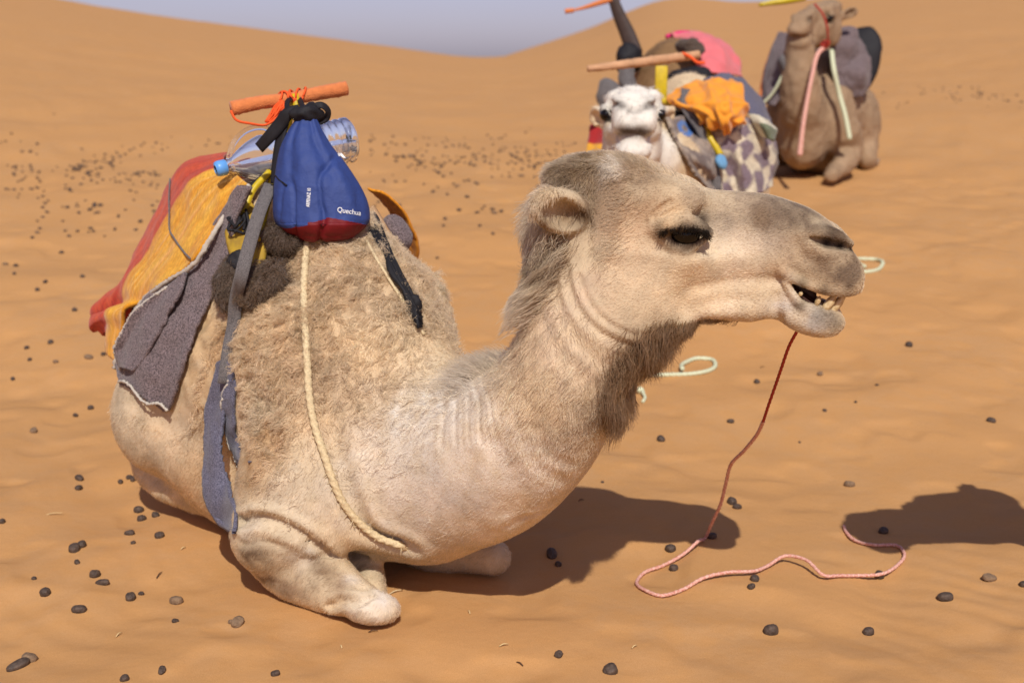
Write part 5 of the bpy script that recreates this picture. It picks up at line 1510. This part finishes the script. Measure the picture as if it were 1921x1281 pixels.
blob("knot", P(1548, 84, 7.92), (.03, .03, .03), (_R, _U, -_F), M['rope_red'], hr, (16, 10), .008, 40)
gr = thing("neck_rope", "pale green rope hanging down the tan camel's shoulder", "rope", tuple(P(1580, 200, 8.0)))
tube("cord", [P(1560, 96, 8.2), P(1564, 130, 8.12)] + [tanc.bd(x, y, .03, 8.15) for x, y in ((1574, 176), (1586, 220), (1594, 262))], .016, M['rope_green'], gr, 40, 8, 3, 60)

# a further camel standing clear of the picture: only its shadow falls on the sand in view
g_t = G(1612, 1000); hgt = 1.0
tip = g_t + np.array(SUN_DIR) * ((hgt - g_t[2]) / SUN_DIR[2])
hd_ = unit((-.80, -.50, .32))
shc = Beast("camel out of view whose head and neck cast the shadow at the rope's end", gz(tip[0] + 1.42, tip[1] + .06), (-1, .0), 1.0, np.array(lin(178, 144, 108)), [(.25, 0, .45, .15, .17), (.50, 0, .48, .14, .15), (.74, .0, .60, .12, .13)],
            tip - hd_ * .30 + np.array([0, 0, .06]), hd_, 205, fur=0, h=.022)
# weights on the mesh vertices
_h, _n, _ = region(HVt)
_uu, _vv, _ww = head_uvw(HVt)
_s = (HVt - CO) @ FW; _l = (HVt - CO) @ LF
_vis = 0.35 + 0.65 * smooth01(((_C[None] - HVt) * HN).sum(1) / np.linalg.norm(_C[None] - HVt, axis=1) * 2 + 0.6)
def near(px, py, r, d=None):
    h = on(px, py) if d is None else P(px, py, d)
    return np.exp(-((HVt - h) ** 2).sum(1) / (r * r))
_lips = smooth01((_uu - hu(1440)) / 0.05) * _h
_eyez = np.exp(-(((_uu - hu(1284)) / .032) ** 2 + ((_vv - hv(432)) / .018) ** 2)) * _h
_w_wool = smooth01((0.02 - _s) / 0.18) * smooth01((HVt[:, 2] - 0.30) / 0.2) * (1 - _h) * (1 - _n)
_cov = np.zeros(len(HVt))
from mathutils.kdtree import KDTree
for grp, dist in ((COVERS, .06), (THIN, .028), (PADS, .07)):
    pts_ = np.concatenate([c.reshape(-1, 3) for c in grp])
    kd = KDTree(len(pts_))
    for i_, q_ in enumerate(pts_.tolist()): kd.insert(q_, i_)
    kd.balance()
    for i_ in np.where((_s < 0.1) & (HVt[:, 2] > 0.1))[0]:
        if kd.find(HVt[i_])[2] < dist: _cov[i_] = 1
_bare = 1 - _cov
_w_wool = np.clip(_w_wool + 0.9 * near(700, 620, .16) + 0.8 * near(500, 860, .05) + 0.5 * near(420, 620, .12), 0, 1) * _bare
_w_short = _vis * (0.25 + 0.75 * _bare) * (1 - 0.6 * _w_wool) * (1 - 0.97 * np.clip(_eyez * 1.6, 0, 1)) * (0.7 + 0.8 * _h)
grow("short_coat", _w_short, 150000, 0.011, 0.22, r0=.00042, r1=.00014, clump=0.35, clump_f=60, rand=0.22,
     Lw=lambda p, h, nk: 0.85 - 0.42 * h - 0.25 * nk, colmul=1.3)
grow("wool", _w_wool * _vis, 95000, 0.032, 0.60, r0=.00050, r1=.00020, k=7, curl=1.7, curl_f=70, clump=1.3, clump_f=42, rand=0.15, colvar=.2, Lw=lambda p, h, nk: np.clip(0.85 + 0.6 * fbm(p[:, 0] * 9, p[:, 1] * 9, p[:, 2] * 9, 2, 171), .4, 1.6))
# neck scruff, mane, throat beard, crown, elbow tuft
_nape = np.zeros(len(HVt))
for px, py, r in ((985, 545, .035), (980, 500, .045), (995, 455, .05), (1015, 430, .05), (1010, 480, .05)):
    _nape += near(px, py, r, 2.44)
_backn = smooth01((-(HN @ _R) - 0.1) / 0.4)
grow("mane", np.clip(_nape, 0, 1) * (0.25 + _backn), 11000, 0.056, 1.0, r0=.0005, r1=.00015, k=6, curl=0.55, curl_f=22, clump=0.9, clump_f=28, rand=0.25,
     flow_add=lambda p: np.array([-0.7, -0.1, 0.1]), colmul=1.15)
_thr = np.zeros(len(HVt))
for px, py, r in ((1250, 612, .05), (1215, 645, .045), (1185, 695, .04), (1165, 738, .03), (1290, 606, .05), (1325, 604, .03)):
    _thr += near(px, py, r, 2.44)
_thr = _thr * smooth01((hv(585) - _vv) / .03)
_frontn = smooth01(((HN @ unit(_R * 0.6 - _U * 0.8)) - 0.0) / 0.4)
grow("throat_hair", np.clip(_thr, 0, 1) * (0.12 + _frontn), 15000, 0.048, 0.55, Lw=lambda p, h, nk: 0.4 + 0.85 * smooth01((hu(1320) - head_uvw(p)[0]) / .12), r0=.0005, r1=.00014, k=6, curl=0.9, curl_f=30, clump=1.0, clump_f=34, rand=0.45, droop=0.35,
     flow_add=lambda p: np.array([0.15, 0, -0.9]), cols=lin(118, 90, 64), colmul=1.0, colvar=.25)
_cr = near(1100, 325, .055, 2.42) + near(1060, 335, .04, 2.42) + near(1160, 312, .05, 2.42) + near(1040, 360, .035, 2.42) + 0.6 * near(1200, 320, .04, 2.42)
grow("crown_tuft", np.clip(_cr, 0, 1), 16000, 0.020, 0.75, r0=.00045, r1=.00014, k=5, curl=0.5, curl_f=60, clump=0.6, clump_f=50, rand=0.3)
grow("neck_scruff", np.clip(_n * (near(1000, 680, .11) + near(985, 620, .08) + near(1010, 780, .08) + 0.8 * near(1110, 760, .09)), 0, 1), 5000, 0.017, 0.5, r0=.00042, r1=.00015, k=5, curl=0.9, curl_f=50, clump=0.9, clump_f=35, rand=0.3, colvar=0.25)
grow("ear_fringe", (near(1060, 420, .05) + near(1090, 380, .04)) * np.clip(1 - _n, 0, 1), 4000, 0.016, 0.6, k=4, rand=0.35)
grow("hackle", near(905, 685, .05, 2.66) * smooth01((HN[:, 2] - .1) / .4), 1500, 0.05, 1.15, r0=.0004, r1=.00012, k=5, rand=0.3, curl=0.25, curl_f=25, colmul=1.0)
# ------------------------------------------------------------------ droppings, twigs and straws on the sand
m_drop = mat_basic("dry_dropping", srgb(94, 77, 65), .6, col2=srgb(56, 46, 40), nscale=90, bump=.5, bscale=160)
m_drop2 = mat_basic("bleached_dropping", srgb(140, 114, 88), .9, col2=srgb(104, 84, 66), nscale=90, bump=.5, bscale=160)
drop_me = []
for k in range(6):
    o = blob("dropping", (0, 0, 0), ((.0135, .0105, .0095), (.012, .0105, .010), (.0155, .0095, .009), (.0125, .0115, .0105), (.0145, .011, .0088), (.011, .010, .0095))[k], ((1, 0, 0), (0, 1, 0), (0, 0, 1)), m_drop2 if k == 4 else m_drop, None, (14, 10), .0014, 80, 60 + k, sq=.85)
    drop_me.append(o.data); bpy.data.objects.remove(o)
spots = [(63, 810, 1.0), (170, 767, 1), (142, 781, .9), (95, 644, .9), (50, 654, .9), (167, 672, 1), (194, 666, .9), (56, 676, .8), (105, 680, .8), (24, 712, .7), (149, 899, 1), (148, 917, .9), (261, 959, 1.1), (266, 975, 1), (292, 968, .9), (243, 1002, .9), (299, 1007, 1),
         (140, 1032, 1.15), (153, 1024, 1.1), (145, 1056, .6), (178, 1080, 1.15), (192, 1095, .9), (85, 1114, 1), (149, 1146, 1.1), (245, 1123, 1.05), (265, 1115, .6), (330, 1130, 1.15), (329, 1166, .55), (446, 1170, 1.1), (434, 1168, .6), (35, 1251, 1.15), (57, 1238, 1.1), (304, 1259, .7), (234, 1275, .7), (250, 1019, .5), (242, 897, .8), (247, 856, .7), (4, 980, .7), (64, 1086, .5),
         (1705, 649, 1.15), (1538, 703, .9), (1420, 718, .85), (1370, 792, .9), (1240, 826, 1), (1547, 771, .6), (1859, 791, 1.1), (1593, 911, 1.1), (1373, 944, 1.15), (1383, 953, 1), (1333, 1008, 1), (1258, 1032, 1.2), (1264, 1068, .9), (1657, 999, 1), (1650, 1081, 1), (1416, 1088, 1), (1409, 1102, .75), (1856, 1087, 1.05), (1772, 1123, 1.2), (1446, 1186, 1.2), (1629, 1188, .95), (1920, 1098, .9), (1645, 723, .5), (1605, 755, .5),
         (1035, 1042, 1.1), (1047, 1060, .7), (1145, 1260, 1.2), (517, 1265, .7), (1048, 1230, .8), (854, 1070, .9), (250, 900, .9), (226, 905, .7), (1500, 830, .35), (1130, 905, .4), (70, 545, .9), (85, 530, .9), (140, 583, 1), (30, 500, .9), (155, 520, .9), (115, 475, .9), (70, 438, .9), (75, 430, .8), (10, 497, .9), (27, 515, .9), (170, 430, .9), (205, 560, .7),
         (835, 412, .9), (925, 440, .9), (845, 580, .8), (895, 400, .9), (925, 400, 1), (940, 398, 1), (820, 485, .7), (832, 425, .9), (900, 425, .8)]
cl = [(rng.uniform(690, 1110), rng.normal(300, 22)) for _ in range(20)] + [(rng.uniform(20, 420), rng.normal(318, 26)) for _ in range(11)] + [(rng.uniform(100, 300), rng.uniform(385, 440)) for _ in range(3)] + [(rng.uniform(1680, 1915), rng.normal(178, 7)) for _ in range(5)] + [(rng.uniform(720, 940), rng.uniform(340, 400)) for _ in range(5)]
for cx_, cy_ in cl:
    for _ in range(int(rng.integers(2, 6))):
        px, py = cx_ + rng.normal() * 22, cy_ + rng.normal() * 5
        if py < 160 or (300 < px < 700 and py > 285): continue
        spots.append((px, py, rng.uniform(.65, 1.15)))
rope_xy = np.array([G(x, y)[:2] for x, y in lay])
def drop_label(g, k, sc, others):
    dr = np.min(np.linalg.norm(rope_xy - g[:2], axis=1))
    pair = any(0 < np.linalg.norm(g[:2] - o_[:2]) < .045 for o_ in others)
    pale = k == 4
    look = ("pale bleached" if pale else "dark brown") + (" tiny" if sc < .7 else "")
    if dr < .11: return look + " camel dropping lying right beside the curling pink rope"
    if g[1] > 8: return look + " camel dropping in the speckled band of sand below the dunes"
    if g[1] > 4.6: return look + " camel dropping on the trampled sand farther back than the blanket"
    if np.linalg.norm(g[:2] - np.array([-1.0, 3.5])) < .45: return look + " camel dropping near the kneeling camel's hind foot"
    if pair: return look + " camel dropping touching another one on the sand"
    if g[0] > .55: return look + " camel dropping alone on open sand beyond the muzzle and rope"
    if g[0] < -.75: return look + " camel dropping alone on open sand behind the rag and foreleg"
    return look + " camel dropping alone on sand before the camel's knees and chest"
GP = [G(px, py) for px, py, _ in spots]
for i, (px, py, sc) in enumerate(spots):
    g = GP[i]; k = int(rng.integers(6))
    o = bpy.data.objects.new("dropping", drop_me[k])
    COL.objects.link(o)
    o.location = tuple(g + np.array([0, 0, (.0042 * sc)])); o.scale = (sc * 1.06 * (1 + .2 * rng.normal() * (rng.random() < .5)), sc * 1.06, sc * 1.06)
    o.rotation_euler = (rng.uniform(-.4, .4), rng.uniform(-.4, .4), rng.uniform(0, 6.28))
    tag(o, drop_label(g, k, sc, GP), "dropping", "camel droppings scattered on the sand")
m_straw = mat_basic("dry_straw", srgb(206, 178, 128), .9, noise=.2, nscale=60)
m_twig = mat_basic("dark_twig", srgb(92, 66, 46), .9, noise=.2, nscale=60)
for px, py, L, a, mt in ((299, 1080, .03, 1.4, m_twig), (742, 1112, .03, .5, M['rope']), (1048, 1230, .02, .2, m_twig), (223, 1192, .02, 1.2, m_straw), (945, 1212, .02, .3, m_straw), (975, 1247, .018, 2.4, m_twig), (100, 966, .05, .1, m_straw), (344, 1030, .015, .9, m_straw), (700, 1186, .02, .1, m_twig), (1190, 1215, .015, .7, m_straw), (880, 1150, .015, 1.9, m_straw), (1430, 690, .02, .4, m_twig), (1090, 940, .015, .3, m_twig), (640, 1215, .012, 2.0, m_straw)):
    g = G(px, py, .003); d = np.array([math.cos(a), math.sin(a), .12]) * L
    o = tube("straw", [g - d / 2, g + np.array([0, 0, .003]), g + d / 2], [.0013, .0016, .0008], mt, None, 8, 5, origin=tuple(g))
    tag(o, ("short dark twig" if mt is m_twig else "pale scrap of rope fibre" if mt is M["rope"] else "thin pale straw") + " lying loose on the sand", "straw", "bits of straw on the sand")

# the uncountable far sprinkle of the same droppings, joined into one sheet of specks
sv, sf = [], []
tv = np.array([v.co for v in drop_me[0].vertices]); tf = [list(p.vertices) for p in drop_me[0].polygons]
for _ in range(760):
    t = rng.random()
    if t < .45: px, py = rng.uniform(680, 1120), rng.normal(302, 24)
    elif t < .85: px, py = rng.uniform(0, 440), rng.normal(322, 34)
    elif t < .93: px, py = rng.uniform(1640, 1920), rng.normal(182, 9)
    else: px, py = rng.uniform(60, 330), rng.uniform(380, 450)
    if py < 160 or (300 < px < 690 and py > 285) or vnoise(np.array([px * .02]), np.array([py * .06]), np.array([0.]), 5)[0] < -.15: continue
    g = G(px, py); a = rng.uniform(0, 6.28); c_, s_ = math.cos(a), math.sin(a); k_ = rng.uniform(.5, .95)
    sf += [[i + len(sv) * len(tv) for i in f_] for f_ in tf]
    sv.append((tv @ np.array([[c_, s_, 0], [-s_, c_, 0], [0, 0, 1]])) * k_ + g + np.array([0, 0, .003]))
o = mesh_obj("far_droppings", np.concatenate(sv), sf, m_drop)
tag(o, "uncounted sprinkle of tiny dark droppings across the far trampled sand", "droppings", kind="stuff")
